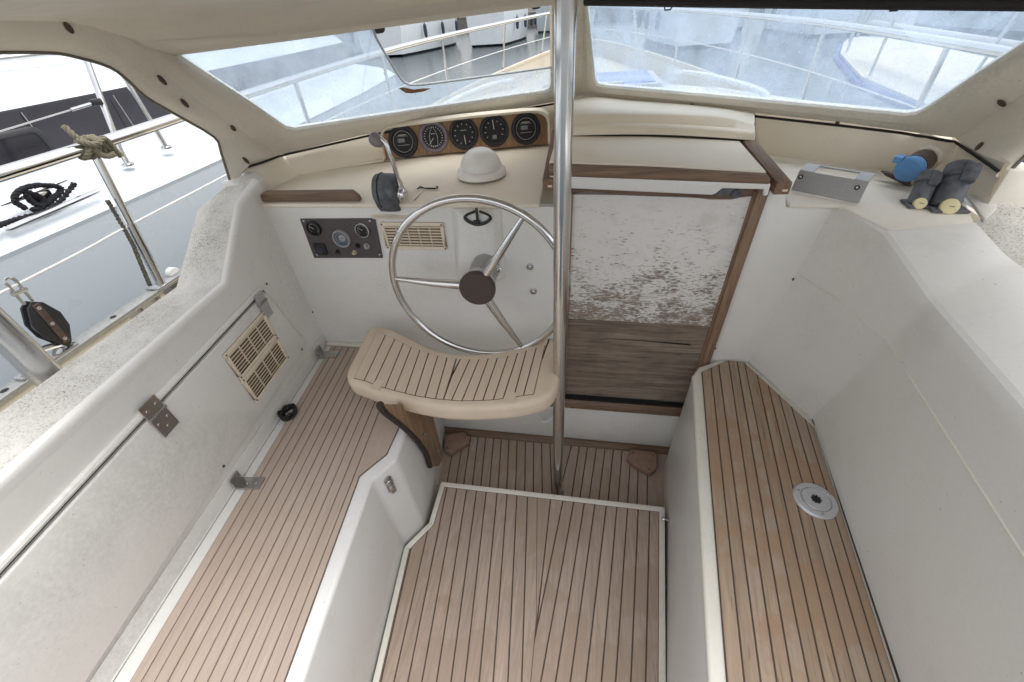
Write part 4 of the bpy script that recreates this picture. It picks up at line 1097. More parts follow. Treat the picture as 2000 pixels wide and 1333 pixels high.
# black tube in place of the shaded gap under the frames
part(dg, 'dark_line', MB().tube([gl[0] + V((.006, -.006, .002)), lerp(gl[0], wL(545, 303), .5) + V((.010, -.008, -.001))] + [p + nL * .004 + V((0, 0, -.002)) for p in (wL(545, 303), wL(565, 298), wL(735, 259.5), wL(900, 231), wL(1075, 202))] + [A + V((0, -.012, -.006))] + [p + nR * .009 + V((0, 0, -.002)) for p in (wR(1185, 195), wR(1320, 206), wR(1470, 222), wR(1640, 240), wR(1760, 254), wR(1868, 272))] + [lerp(wR(1868, 272), onZ(1955, 333, 1.27), .5) + V((-.012, -.006, 0)), onZ(1955, 333, 1.27) + V((-.010, -.006, 0))], .0040, 6), RUBBER)
# roof
front = [OL[0], OL[16], OL[15], OL[14], crz(1.70), m_(OL[14]), m_(OL[15]), m_(OL[16]), m_(OL[0])]
ys = [1.0, .90, .72, .55, .42]
rws_ = []
for i, p in enumerate(front):
    zt_ = 1.706 if 0 < i < 8 else 1.697
    xx = p.x if 0 < i < 8 else (-1.16 if i == 0 else 1.06)
    row = [p]
    y0 = p.y
    for t, dz in ((.06, .45), (.14, .75), (.3, .95), (.65, 1), (1, 1)):
        row.append(V((p.x + (xx - p.x) * t, y0 + (.42 - y0) * t, p.z + (zt_ - p.z) * dz)))
    rws_.append(row)
part(dg, 'roof', MB().sheet(rws_), LINER, ang=50)
outer = [[V((q.x * 1.02, q.y + .02, q.z + .035)) for q in r] for r in rws_]
part(dg, 'roof_skin', MB().sheet(outer), WHITE, ang=50)
part(dg, 'roof_edge', MB().tube([V((-1.22, .42, 1.672))] + [r[-1] + V((0, 0, .017)) for r in rws_] + [V((1.12, .42, 1.672))], .020, 8), LINER)
part(dg, 'leak_blocker', MB().box(A + V((0, .045, .0)), (.34, .02, .09)), LINER)  # unseen box added to stop bright sky leaking through at the crease
# side wings: between the fold and the edge of the side opening
arch = [onX(452, 364, -1.20), onX(432, 300, -1.218), onX(418, 268, -1.22), onX(340, 222, -1.22), onX(285, 190, -1.22), onX(250, 158, -1.22), onX(215, 132, -1.22), onX(150, 112, -1.22), onX(70, 102, -1.22), V((-1.22, .62, 1.662)), V((-1.22, .42, 1.668))]
fo = [gl[0] + V((0, 0, .004)), OL[4], OL[3], OL[2], lerp(OL[2], OL[1], .5), OL[1], lerp(OL[1], OL[0], .55), OL[0], rws_[0][3], rws_[0][4], rws_[0][5]]
def wing(ar, fo_):
    rows = []
    for a, f in zip(ar, fo_):
        rows.append([a + V((0, 0, 0)), lerp(a, f, .16) + V((.012 * (1 if a.x < 0 else -1), 0, .004)), lerp(a, f, .5) + V((.012 * (1 if a.x < 0 else -1), 0, 0)), f])
    cols = list(zip(*rows)); n = len(rows)
    lin = lambda c: [lerp(c[i], c[i + 1], t / 3) for i in range(n - 1) for t in range(3)] + [c[-1]]
    a_, b_, c_, d_ = spline(list(cols[0]), 3), spline(list(cols[1]), 3), spline(list(cols[2]), 3), lin(cols[3])
    e_ = [q + (q - p).normalized() * .012 + V((0, .008, .004)) for p, q in zip(c_, d_)]      # tucks behind the frame
    return [list(z) for z in zip(a_, b_, c_, d_, e_)]
wl_ = wing(arch, fo)
WGL = MB().sheet(wl_)
part(dg, 'side_wing', WGL, LINER, ang=50)
part(dg, 'wing_edge', MB().tube([r[0] for r in wl_], .0042, 8), plain('wing_edge_grey', srgb(112, 106, 92), .6))
archR = [m_(p) for p in arch]; foR = [m_(p) for p in fo]
foR[1], foR[2], foR[3] = OR[4], OR[3], OR[2]
archR[0] = onX(1955, 352, 1.045); foR[0] = onZ(1955, 333, 1.27)
wr_ = wing(archR, foR)
WGR = MB().sheet(wr_)
part(dg, 'side_wing', WGR, LINER, ang=50)
part(dg, 'wing_edge', MB().tube([r[0] for r in wr_], .0042, 8), bpy.data.materials['wing_edge_grey'])
# panes
opn = [(728, 50), (735, 76), (750, 103), (768, 133), (784, 158), (795, 167), (812, 170), (850, 166.5), (950, 153), (1085, 134)]
OP = [wL(*p) - nL * .010 for p in opn]
pan = [p - nL * .010 for p in (WL[0], WL[1], WL[2], WL[3], WL[4], WL[5], WL[6], WL[7], WL[8], WL[9], WL[10], WL[11])]
left_poly = [WL[0] - nL * .010] + [p - nL * .010 for p in WL[1:12]] + [OP[9]] + OP[8::-1] + [WL[15] - nL * .010 + (WL[16] - WL[15]) * .05, WL[16] - nL * .010]
pm = MB().prism(left_poly, -nL * .003)
part(dg, 'pane', pm, PANEL_, smooth=False, label='hazy port pane with a clear gap cut in it')
part(dg, 'pane_edge', MB().tube(spline(OP, 3), .004, 8), plain('pane_edge_clear', srgb(190, 200, 206), .25))
right_poly = [p - nR * .010 for p in WR]
part(dg, 'pane', MB().prism(right_poly, -nR * .003), PANER, smooth=False, label='hazy bluish starboard pane')
# scuffed burn mark on the cut edge
sc = [wL(780, 175), wL(790, 174), wL(808, 178), (wL(828, 176)), wL(842, 176), wL(826, 182), wL(806, 185), wL(792, 184)]
part(dg, 'burnt_edge', MB().prism([p - nL * .008 for p in sc], nL * .002), plain('burnt_plastic', srgb(150, 112, 80), .6, var=.3, scale=60))
# hanging latches of the opened light
for px, py in ((742, 62), (1052, 14)):
    c_ = wL(px, py) - nL * .03
    u_ = (B - A).normalized(); v_ = u_.cross(nL); v_ = v_ if v_.z > 0 else -v_
    lo_ = [c_ - u_ * .022 + v_ * .02, c_ + u_ * .022 + v_ * .02, c_ + u_ * .018 - v_ * .012, c_ + u_ * .010 - v_ * .018, c_ - u_ * .010 - v_ * .018, c_ - u_ * .018 - v_ * .012]
    part(dg, 'pane_latch', MB().prism(lo_, nL * .012), BLACK, bevel=.003)
# rolled dark blind under the starboard roof edge
bl0, bl1 = wR(1140, 4) + nR * .02, wR(2035, 8) + nR * .02
bar0 = onP(1143, 2, A + nR * .03, nR); bar1 = onP(2060, 8, A + nR * .03, nR)
br_ = thing('roller_blind', 'dark rolled blind along the top of the starboard window', 'blind', (bar0 + bar1) / 2)
part(br_, 'roll', MB().tube([bar0, lerp(bar0, bar1, .5) + V((0, 0, -.001)), bar1], .0135, 16), plain('blind_black', srgb(32, 28, 32), .6))
for px in (1306, 1750):
    q = onP(px, 14, A + nR * .03, nR)
    part(br_, 'clip', MB().tube([q + V((-.014, 0, .006)), q + V((-.010, 0, -.007)), q + V((.006, 0, -.007)), q + V((.014, 0, .006))], .0022, 6), BLACK)
# turn-button fasteners on the wings
def fast(p, n, u):
    u = V(u); u = (u - V(n) * u.dot(n)).normalized(); v = u.cross(n)
    ring = [p + u * .014 * math.cos(a) + v * .0065 * math.sin(a) for a in [i * math.pi / 8 for i in range(16)]]
    part(dg, 'fastener', MB().prism(ring, V(n) * .004), BRONZE, bevel=.001, seg=1)
for px, py in ((133, 54), (316, 157), (360, 202), (455, 250), (480, 314)):
    p, n = hit(WGL, px, py)
    if p is None: p, n = hit(FRML, px, py)
    if p is not None: fast(p, n, (0, .5, -1))
for px, py in ((1957, 201), (1913, 287)):
    p, n = hit(WGR, px, py)
    if p is None: p, n = hit(FRMR, px, py)
    if p is not None: fast(p, n, (0, .6, 1))
for px, py in ((1352, 204), (1636, 239)):
    part(dg, 'screw_hole', MB().box(wR(px, py) + nR * .004, (.010, .006, .009)), BRONZE)

# ================================================================== things on the starboard shelf
# bent alloy plate
ap = [(1562, 332), (1698, 355), (1677, 398), (1545, 371)]
q = [onZ(*ap[3], ZF + .006), onZ(*ap[2], ZF + .004)]
pu_ = (q[1] - q[0]).normalized(); pn_ = V((pu_.y, -pu_.x, 0)); pn_ = pn_ if pn_.y < 0 else -pn_
pnf = (pn_ + V((0, 0, .45))).normalized()
oa = lambda x, y: onP(x, y, q[0], pnf)
al = thing('alloy_bracket', 'bent alloy mounting plate with two holes on the starboard shelf', 'bracket', q[0])
fp_ = [oa(*ap[3]), oa(*ap[2]), oa(*ap[1]), oa(*ap[0])]
part(al, 'face_plate', MB().prism(fp_, -pnf * .004), ALU, bevel=.0015, seg=1)
tl, tr = fp_[3], fp_[2]
bk_ = -pn_ * .05 + V((0, 0, .004))
a0, a1, a2, a3 = tl, lerp(tl, tr, .22), lerp(tl, tr, .80), tr
part(al, 'flange', MB().prism([a0 + V((0, 0, -.004)), a1 + V((0, 0, -.004)), a1 + bk_, a0 + bk_], (0, 0, .004)), ALU, bevel=.001, seg=1)
part(al, 'flange', MB().prism([a2 + V((0, 0, -.004)), a3 + V((0, 0, -.004)), a3 + bk_, a2 + bk_], (0, 0, .004)), ALU, bevel=.001, seg=1)
part(al, 'flange_bar', MB().prism([a1 + bk_ * .82, a2 + bk_ * .82, a2 + bk_, a1 + bk_], (0, 0, .004)), ALU, bevel=.001, seg=1)
for px, py in ((1564, 346), (1674, 367)):
    part(al, 'hole', MB().lathe(oa(px, py), pnf, [(.0065, 0), (.0065, .0008), (.003, .0012), (0, .0012)], 14), RUBBER)
    part(al, 'hole_glint', MB().lathe(oa(px, py) + pnf * .0013, pnf, [(.003, 0), (.003, .0004), (0, .0004)], 10), LINEW)
# three deck sockets
def bez(*p): return spline(p, 6)
s1_ = onZ(1790, 350, ZF); 
ba = onZ(1812, 322, ZF + .02); axb = V((-.62, -.62, .42)).normalized()
ps_ = thing('blue_capped_socket', 'brown power socket with a pale blue hinged cap', 'socket', V((ba.x, ba.y, ZF)))
c0_ = onY(1803, 314, 1.40)
tip = onY(1768, 336, 1.335)
axb = (tip - c0_).normalized()
part(ps_, 'flange', MB().lathe(c0_, axb, [(.040, -.02), (.040, -.010), (.036, -.004), (.030, 0)], 8), CREAMW, bevel=.004)
part(ps_, 'body', MB().lathe(c0_, axb, [(.029, -.01), (.032, .02), (.031, .05), (.033, .052), (.033, .06)], 28), BRONZE, ang=40)
cap = part(ps_, 'cap', MB().lathe(c0_ + axb * .06, axb, [(.031, 0), (.033, .004), (.033, .024), (.029, .028), (0, .030)], 32), BLUE, ang=40)
side = axb.cross(V((0, 0, 1))).normalized(); side = side if side.x < 0 else -side
upv = side.cross(axb); upv = upv if upv.z > 0 else -upv
part(ps_, 'hinge_lug', MB().obox(c0_ + axb * .062 + side * .024 + upv * .012, side * .020, upv * .018, axb * .026), BLUE, cap, bevel=.003)
part(ps_, 'lever', MB().prism([c0_ + axb * .05 - upv * .036 + side * .05, c0_ + axb * .05 - upv * .026 + side * .07, c0_ + axb * .05 - upv * .024 + side * .0, c0_ + axb * .05 - upv * .055 - side * .02], axb * .014), BRONZE, bevel=.003)
def grey_socket(px, py, tx, ty, r, label, zt):
    b = onZ(px, py, ZF + .004)
    t = thing('grey_socket', label, 'socket', b, 'grey deck sockets on the starboard shelf')
    d = V((.34, .62, .72)).normalized()
    L = zt
    part(t, 'foot_flange', MB().prism([b + V((x * r * 1.35, y * r * 1.2, -.003)) for x, y in ((-1, -1), (.9, -1.1), (1.1, .9), (-.8, 1.1))], (0, 0, .007)), ZINC, bevel=.003)
    c1 = b + V((0, 0, .004))
    part(t, 'body', MB().tube([c1 - d * .01, c1 + d * L * .5, c1 + d * L * .62], [r * 1.0, r * .98, r * .95], 22), ZINC)
    part(t, 'collar', MB().lathe(c1 + d * L * .60, d, [(r * .95, 0), (r * 1.16, .002), (r * 1.16, .008), (r * 1.0, .010)], 24, False), ZINC)
    part(t, 'lid', MB().tube([c1 + d * L * .63, c1 + d * L * .95, c1 + d * L], [r * 1.02, r * .98, r * .80], 22), ZINC)
    s_ = d.cross(V((0, 0, 1))).normalized()
    part(t, 'lug', MB().box(c1 + d * L * .72 + V((0, -r * .9, r * .5)), (r * .9, r * .7, L * .42), Matrix((s_, d.cross(s_), d)).transposed()), ZINC, bevel=.003)
    part(t, 'lug', MB().box(c1 + d * L * .80 + s_ * r * .8, (r * .7, r * 1.0, L * .34), Matrix((s_, d.cross(s_), d)).transposed()), ZINC, bevel=.003)
    e = (CAM - b); fn = V((-.2, -.80, .5)).normalized()
    fc = onP(tx, ty, c1 + fn * r * 1.02, fn)
    disc = part(t, 'disc', MB().lathe(fc, fn, [(r * .62, -.006), (r * .62, .003), (r * .56, .004), (0, .004)], 26), YELLOW)
    part(t, 'disc_slot', MB().box(fc + fn * .0042, (r * .5, .0012, .0012), Matrix((s_, fn.cross(s_), fn)).transposed()), BRONZE, disc)
grey_socket(1790, 399, 1797, 398, .0225, 'smaller grey cast socket next to the blue capped socket', .085)
grey_socket(1842, 404, 1855, 404, .031, 'larger grey cast socket next to the coaming corner', .112)

# ================================================================== our decks outside the cockpit
XG = -1.75
sheer = [(-1.75, -1.2, .80), (-1.75, .9, .83), (-1.74, 1.8, .86), (-1.66, 3.2, .92), (-1.42, 4.9, 1.0), (-.98, 6.4, 1.09), (-.45, 7.6, 1.18), (-.05, 8.2, 1.22)]
shp = spline([V(p) for p in sheer], 4)
shs = [mir(p) for p in shp]
hull = thing('own_hull', 'deck and sides of the boat round the cockpit', 'deck', (-.05, 3, .6), kind='structure')
DK = .20
CREAMD = gelcoat('side_deck_cream', srgb(196, 188, 170), dirt=srgb(150, 136, 112), amount=.4)
rows = [[a + V((0, 0, -DK)), lerp(a, b, .5) + V((0, 0, -DK + .05)), b + V((0, 0, -DK))] for a, b in zip(shp, shs)]
fore_rows = [r for r in rows if r[0].y > 1.9]
part(hull, 'foredeck', MB().sheet(fore_rows), CREAMD)
aft_rows = [[V((-1.76, y, .60)), V((-1.24, y, .63))] for y in (-1.2, .4, 1.3, 2.2)]
part(hull, 'side_deck', MB().sheet(aft_rows), CREAMD)
part(hull, 'side_deck', MB().sheet([[mir(p) for p in r] for r in aft_rows]), CREAMD)
for s_ in (shp, shs):
    part(hull, 'topside', MB().sheet([[p + V((-.02 if p.x < 0 else .02, 0, .0)), p + V((.03 if p.x < -.05 else -.03, 0, -.6)), p + V((.15 if p.x < -.05 else -.15, 0, -1.6))] for p in s_]), WHITE, ang=60)
# coachroof ahead of the windscreen
rf_y = [1.35, 1.95, 3.0, 3.9, 4.3]; hw = [1.12, 1.05, .82, .62, .5]; zz = [1.27, 1.30, 1.24, 1.15, 1.0]
rows = []
for y, h_, z in zip(rf_y, hw, zz):
    rows.append([V((-.05 + s * h_ * k, y + (0 if y > 2 else (.12 * (1 - abs(s * k)))), z - dz)) for s, k, dz in ((-1, 1.12, .35), (-1, 1, .02), (-1, .5, -.02), (1, 0, -.03), (1, .5, -.02), (1, 1, .02), (1, 1.12, .35))])
rows2 = rows[1:]
rows2[0] = [V((p.x, p.y + .08, p.z)) for p in rows2[0]]
part(hull, 'coachroof', MB().sheet(rows2), CREAMD, ang=40)
# hatch on the coachroof
hq = V((.12, 2.95, 1.275))
fh = thing('foredeck_hatch', 'blue tinted hatch on the coachroof beyond the starboard window', 'hatch', hq)
part(fh, 'hatch_frame', MB().box(hq + V((0, 0, .01)), (.56, .56, .03)), ALU, bevel=.006)
part(fh, 'lens', MB().box(hq + V((0, 0, .026)), (.48, .48, .012)), plain('hatch_blue', srgb(84, 110, 190), .2), bevel=.004)
for k in (-.45, .55):
    g = MB(); pts = [V((-.05 + k * 1.5, 2.25, 1.25)), V((-.05 + k * 1.5, 2.27, 1.30)), V((-.05 + k * 1.35, 3.0, 1.285)), V((-.05 + k * 1.2, 3.6, 1.24)), V((-.05 + k * 1.2, 3.62, 1.19))]
    g.tube(spline(pts, 5), .014, 8)
    single('coachroof_handrail', g, LINEW, 'white grab rail on the coachroof ' + ('on the port side' if k < 0 else 'on the starboard side'), 'handrail')

# bulwark, port side: cap rail, cream inside face, freeing port with bar
bw = thing('port_bulwark', 'cream bulwark with drilled alloy cap rail outside the port coaming', 'bulwark', (XG, .6, .6))
xo = lambda x, y, X=XG: onX(x, y, X)
zc = lambda y: .805 + .035 * (y + .5) / 1.8
segs = [(-1.2, .70), (.90, 1.02)]
fpa, fpb = xo(262, 608).y, xo(292, 585).y
ya, yb_ = xo(245, 622).y, xo(285, 583).y
def bwl(y0, y1, s0=0, s1=0):
    part(bw, 'inner_face', MB().prism([V((XG + .02, y0 + s0, .585)), V((XG + .02, y1 - s1, .585)), V((XG + .02, y1, zc(y1) - .012)), V((XG + .02, y0, zc(y0) - .012))], (-.03, 0, 0)), CREAMW, bevel=.004)
bwl(-1.2, ya, 0, -.05); bwl(yb_ + .04, 1.75, -.03, 0)
part(bw, 'freeing_bar', MB().tube([V((XG, (ya + yb_) / 2 + .03, .58)), V((XG, (ya + yb_) / 2 + .02, zc(1) - .01))], .009, 8), STEELD)
cap = [V((XG - .035, y, zc(y) - .012)) for y in (-1.2, .4, 1.1, 1.75)]
part(bw, 'cap_rail', MB().loft([[p, p + V((.06, 0, 0)), p + V((.06, 0, .016)), p + V((0, 0, .016))] for p in cap]), plain('cap_alloy', srgb(176, 176, 172), .4, metal=.7), bevel=.002)
for y in [(-.35 + .19 * i) for i in range(9)]:
    part(bw, 'drilled_hole', MB().lathe(V((XG - .005, y, zc(y) + .0045)), (0, 0, 1), [(.011, 0), (.011, .0006), (0, .0006)], 12), RUBBER)
for q_, s_ in ((shp, 1), (shs, -1)):
    pts = [p for p in q_ if p.y > 1.7]
    single('toe_rail', MB().tube(pts, .022, 8, flat=.7).sheet([[p + V((0, 0, -.01)) for p in pts], [p + V((.02 * s_, 0, -DK)) for p in pts]]), CREAMW, 'pale toe rail along the ' + ('port' if s_ > 0 else 'starboard') + ' edge of the foredeck', 'toe rail')
stb = [p for p in shs if p.y <= 1.9]
single('starboard_bulwark', MB().loft([[p + V((-.03, 0, -.24)), p + V((.0, 0, -.24)), p + V((.0, 0, 0)), p + V((-.03, 0, 0))] for p in stb]), CREAMW, 'cream bulwark outside the starboard coaming', 'bulwark', bevel=.004)

# handrail right round, stanchions, lower lifeline
hr = [(-1.75, -1.2, 1.335), (-1.75, .2, 1.35), (-1.75, 1.3, 1.368), (-1.72, 2.3, 1.41), (-1.60, 3.6, 1.465), (-1.36, 4.9, 1.51), (-.95, 6.3, 1.56), (-.42, 7.5, 1.61), (-.05, 7.95, 1.63)]
hrp = spline([V(p) for p in hr], 5)
full = hrp + [mir(p) for p in hrp[-2::-1]]
single('guard_rail', MB().tube(full, .020, 14), STEEL, 'stainless tube guard rail running round the foredeck from the knotted stanchion', 'guard rail')
ll = [V((XG, -1.2, 1.055)), xo(0, 573), xo(248, 443), xo(438, 344)] + [V((p.x, p.y, lerp(V((0, 0, p.z)), V((0, 0, 0)), 0).z - .26)) for p in hrp if p.y > 2.3]
llp = spline(ll, 4)
single('lifeline', MB().tube(llp, .0042, 8), LINEW, 'thin white lifeline below the port guard rail', 'lifeline')
single('lifeline', MB().tube([mir(p) for p in llp], .0042, 8), LINEW, 'thin white lifeline below the starboard guard rail', 'lifeline')
def stanchion(p, q, label, base=True, r=.0125):
    t = thing('stanchion', label, 'stanchion', p, 'stanchions of our guard rail')
    part(t, 'post', MB().tube([p, lerp(p, q, .5), q], r, 12), STEEL)
    if base: part(t, 'foot', MB().lathe(p, (0, 0, 1), [(.024, 0), (.024, .01), (.016, .02), (.016, .05)], 14), STEELD)
    return t
sa_, sb_ = xo(314, 556), xo(180, 288)
sm_ = xo(254, 438)
s1t = thing('stanchion', 'stainless stanchion with olive rope knotted at its top beside the port coaming', 'stanchion', sa_)
part(s1t, 'post', MB().tube([sa_ + V((0, 0, -.02)), sm_], .0165, 14), STEELD)
part(s1t, 'upper_post', MB().tube([sm_ - V((0, 0, .01)), sb_ + V((0, 0, .02))], .0135, 14), STEEL)
pbk = xo(322, 560)
part(s1t, 'base_plate', MB().box(V((XG + .022, pbk.y + .04, zc(pbk.y) - .055)), (.010, .15, .10)), STEELD, bevel=.004)
part(s1t, 'base_top', MB().box(V((XG - .004, pbk.y + .03, zc(pbk.y) + .006)), (.066, .16, .010)), STEELD, bevel=.003)
part(s1t, 'roller', MB().lathe(V((XG - .035, sa_.y + .09, zc(sa_.y) + .01)), (1, 0, 0), [(.022, 0), (.026, .003), (.026, .025), (.022, .028), (0, .028)], 18), LINEW)
for y, lab in ((2.45, 'abreast of the windscreen'), (3.55, 'abreast of the coachroof'), (4.7, 'by the forward end of the coachroof'), (5.9, 'on the foredeck'), (7.0, 'near the bow')):
    hp_ = min(hrp, key=lambda p: abs(p.y - y)); sp_ = min(shp, key=lambda p: abs(p.y - y))
    stanchion(V((sp_.x, hp_.y, sp_.z)), hp_, 'stainless port stanchion ' + lab)
    stanchion(mir(V((sp_.x, hp_.y, sp_.z))), mir(hp_), 'stainless starboard stanchion ' + lab)
# rope knot round the rail and rope running down the post
def strands(mb, path, r, pitch=.03, n=3):
    L = [0]
    for a, b in zip(path, path[1:]): L.append(L[-1] + (b - a).length)
    for k in range(n):
        pts = []
        for i, p in enumerate(path):
            t = (path[min(i + 1, len(path) - 1)] - path[max(i - 1, 0)]).normalized()
            a = V((0, 0, 1)) if abs(t.z) < .9 else V((1, 0, 0)); u = (a - t * a.dot(t)).normalized(); v = t.cross(u)
            ph = 2 * math.pi * (L[i] / pitch + k / n)
            pts.append(p + (u * math.cos(ph) + v * math.sin(ph)) * r * .48)
        mb.tube(pts, r * .56, 6)
    return mb
kc = xo(180, 286)
km = MB()
rd = (hrp[8] - hrp[4]).normalized()
for i, off in enumerate((-.034, -.017, .0, .018, .035)):
    c_ = kc + rd * off + V((0, 0, .0))
    rr_ = .024 + .004 * (i % 2)
    pts = [c_ + V((math.cos(a) * rr_, 0, math.sin(a) * rr_)) + rd * (.018 * math.sin(a + i)) for a in [j * math.pi / 8 + i for j in range(17)]]
    strands(km, spline(pts, 3), .0105, .042)
for pts in ([kc + rd * -.05 + V((.02, 0, .03)), kc + rd * -.02 + V((.045, 0, .01)), kc + rd * .02 + V((.045, 0, .02)), kc + rd * .042 + V((.03, 0, -.01)), kc + rd * .055 + V((.025, 0, -.05))],
            [kc + rd * -.045 + V((0, 0, .075)), kc + rd * -.04 + V((.02, 0, .03)), kc + rd * -.01 + V((.035, 0, -.03)), kc + rd * .03 + V((.035, 0, -.035))]):
    strands(km, spline(pts, 8), .010, .042)
single('rope_knot', km, ROPEG, 'weathered olive rope knotted round the guard rail', 'rope')
rp = [sm_ + V((.0, -.02, .10)), lerp(sm_, sa_, .2) + V((0, -.028, 0)), lerp(sm_, sa_, .6) + V((0, -.036, 0)), sa_ + V((0, -.04, .02))]
single('hanging_rope', strands(MB(), spline(rp, 12), .0085, .035), plain('rope_dark', srgb(92, 90, 78), .9, var=.3, scale=90), 'thin dark rope running down beside the knotted stanchion', 'rope')
# block on the bulwark
XB = XG
b_t, b_m, b_b = xo(26, 556), xo(90, 632), xo(128, 674)
ax = (b_b - b_t).normalized(); nb = V((1, 0, 0)); sd = ax.cross(nb).normalized()
bc = onX(91, 632, XB)
bk2 = thing('pulley_block', 'black pulley block with steel shackle leaning at the bulwark', 'pulley', xo(120, 680))
pf = [(-.085, 0), (-.07, .022), (-.02, .043), (.03, .040), (.08, .014), (.092, 0), (.08, -.014), (.03, -.040), (-.02, -.043), (-.07, -.022)]
for dx in (-.016, .012):
    part(bk2, 'cheek', MB().prism([bc + ax * a + sd * b + nb * dx for a, b in pf], nb * .008), BLACK, bevel=.002)
part(bk2, 'strap', MB().obox(bc - ax * .075 - sd * .010 + nb * .021, ax * .15, sd * .020, nb * .003), BRONZE, bevel=.001, seg=1)
part(bk2, 'sheave', MB().lathe(bc - nb * .008, nb, [(.036, 0), (.028, .009), (.036, .018)], 24), ZINC)
for a in (-.06, 0, .06): screw(bk2, bc + ax * a + nb * .024, nb, .006, mat=STEELD)
part(bk2, 'shackle', MB().tube([bc - ax * .08 - sd * .012, bc - ax * .155 - sd * .012], .005, 8).tube([bc - ax * .08 + sd * .012, bc - ax * .155 + sd * .012], .005, 8).tube([bc - ax * .12 - sd * .02, bc - ax * .12 + sd * .02], .008, 8).tube(arc(bc - ax * .155, sd, -ax, .012, 0, math.pi, 8), .005, 8), STEELD)
part(bk2, 'eye', MB().tube(arc(xo(118, 690) + V((0, 0, 0)), V((0, 1, 0)), V((0, 0, 1)), .018, 0, 2 * math.pi, 16)[:-1], .005, 8, closed=True), STEELD)
# fairlead on the cap
fl0 = xo(85, 698)
fm = MB()
fm.tube(spline([V((XG, fl0.y - .07, zc(fl0.y) + .01)), V((XG, fl0.y - .05, zc(fl0.y) + .035)), V((XG, fl0.y, zc(fl0.y) + .05)), V((XG, fl0.y + .06, zc(fl0.y) + .03)), V((XG, fl0.y + .09, zc(fl0.y) + .008))], 5), .010, 8)
fm.box(V((XG, fl0.y, zc(fl0.y) + .008)), (.04, .18, .008)); fm.tube([V((XG, fl0.y + .01, zc(fl0.y) + .01)), V((XG, fl0.y + .01, zc(fl0.y) + .05))], .008, 8)
single('fairlead', fm, STEELD, 'steel fairlead on the bulwark cap below the pulley block', 'fairlead')
# broad tube of the stern frame
g0_, g1_ = onX(-60, 590, -1.30), onX(105, 742, -1.27)
sf = thing('frame_tube', 'thick brushed steel tube rising outside the port coaming', 'tube', g1_)
part(sf, 'tube', MB().tube(spline([g1_ + V((0, .04, -.06)), g1_, lerp(g1_, g0_, .5), g0_, g0_ + (g0_ - g1_) * 1.5], 6), .030, 18), STEELD)
part(sf, 'foot_plate', MB().box(g1_ + V((0, .03, -.05)), (.09, .14, .012)), STEELD, bevel=.003)

# ================================================================== neighbouring boat to port
nb_ = thing('neighbour_yacht', 'white motor yacht with dark window band moored alongside to port', 'boat', (-3.4, 2.0, -.45))
ysn = [-3.0, -1.0, .5, 2.0, 3.5, 5.0, 6.5]
inx = lambda y: .0 if y < 2 else .018 * (y - 2) ** 2
riz = lambda y: .012 * (y - 1)
def strip(prof, mat, name, **k):
    return part(nb_, name, MB().sheet([[V((x - inx(y), y, z + riz(y))) for x, z in prof] for y in ysn]), mat, **k)
strip([(-2.62, -.6), (-2.5, .0), (-2.42, .6), (-2.40, .965)], HULLW, 'hull_side', ang=60)
strip([(-2.40, .965), (-2.395, .985), (-2.41, 1.0), (-2.50, 1.055), (-2.515, 1.062)], HULLW, 'gunwale', ang=50)
strip([(-2.515, 1.062), (-2.54, 1.066), (-2.80, 1.112), (-2.95, 1.135), (-2.99, 1.145), (-3.0, 1.165)], HULLW, 'side_deck', ang=50)
strip([(-3.0, 1.165), (-3.02, 1.178), (-3.05, 1.38), (-3.06, 1.392)], NWIN, 'window_band', ang=50)
strip([(-3.06, 1.392), (-3.075, 1.40), (-3.16, 1.47), (-3.27, 1.535), (-3.5, 1.575), (-4.0, 1.60), (-4.6, 1.60)], HULLW, 'cabin_top', ang=50)
for y in (1.0, 2.0, 2.55, 3.2):
    part(nb_, 'window_joint', MB().tube([V((-2.999, y, 1.17)), V((-3.043, y + .02, 1.385))], .0022, 5), ALU)
# opening port in the band
def nX(px, py, X=-3.0): return onX(px, py, X)
oc = nX(20, 295, -3.005)
def rrect(c, a, b, r, u, v, n=5):
    o = []
    for sx, sy, a0 in ((1, 1, 0), (-1, 1, 90), (-1, -1, 180), (1, -1, 270)):
        for i in range(n + 1):
            t = rad(a0 + 90 * i / n); o.append(c + u * (sx * (a - r) + r * math.cos(t)) + v * (sy * (b - r) + r * math.sin(t)))
    return o
uo, vo = V((0, 1, 0)), V((-.14, 0, 1)).normalized()
op_ = part(nb_, 'opening_port', MB().loft([rrect(oc + V((.012, 0, 0)), .20, .085, .05, uo, vo), rrect(oc + V((.020, 0, 0)), .19, .078, .045, uo, vo), rrect(oc + V((.020, 0, 0)), .165, .058, .03, uo, vo), rrect(oc + V((.010, 0, 0)), .16, .055, .03, uo, vo)], True, False), BLACK, ang=50)
part(nb_, 'port_glass', MB().prism(rrect(oc + V((.012, 0, 0)), .166, .06, .03, uo, vo), V((.003, 0, 0))), NWIN, op_)
# coaming handrail on the roof
hrn = [V((-3.30 - inx(y), y, 1.60 + riz(y))) for y in (-1.5, 0, 1.0, 2.0, 3.2, 4.2)]
part(nb_, 'roof_handrail', MB().tube(spline(hrn, 3), .016, 10), STEEL)
for y in (.6, 1.95, 3.3): part(nb_, 'rail_foot', MB().tube([V((-3.30 - inx(y), y, 1.60 + riz(y))), V((-3.27 - inx(y), y + .03, 1.53 + riz(y)))], .012, 8), STEEL)
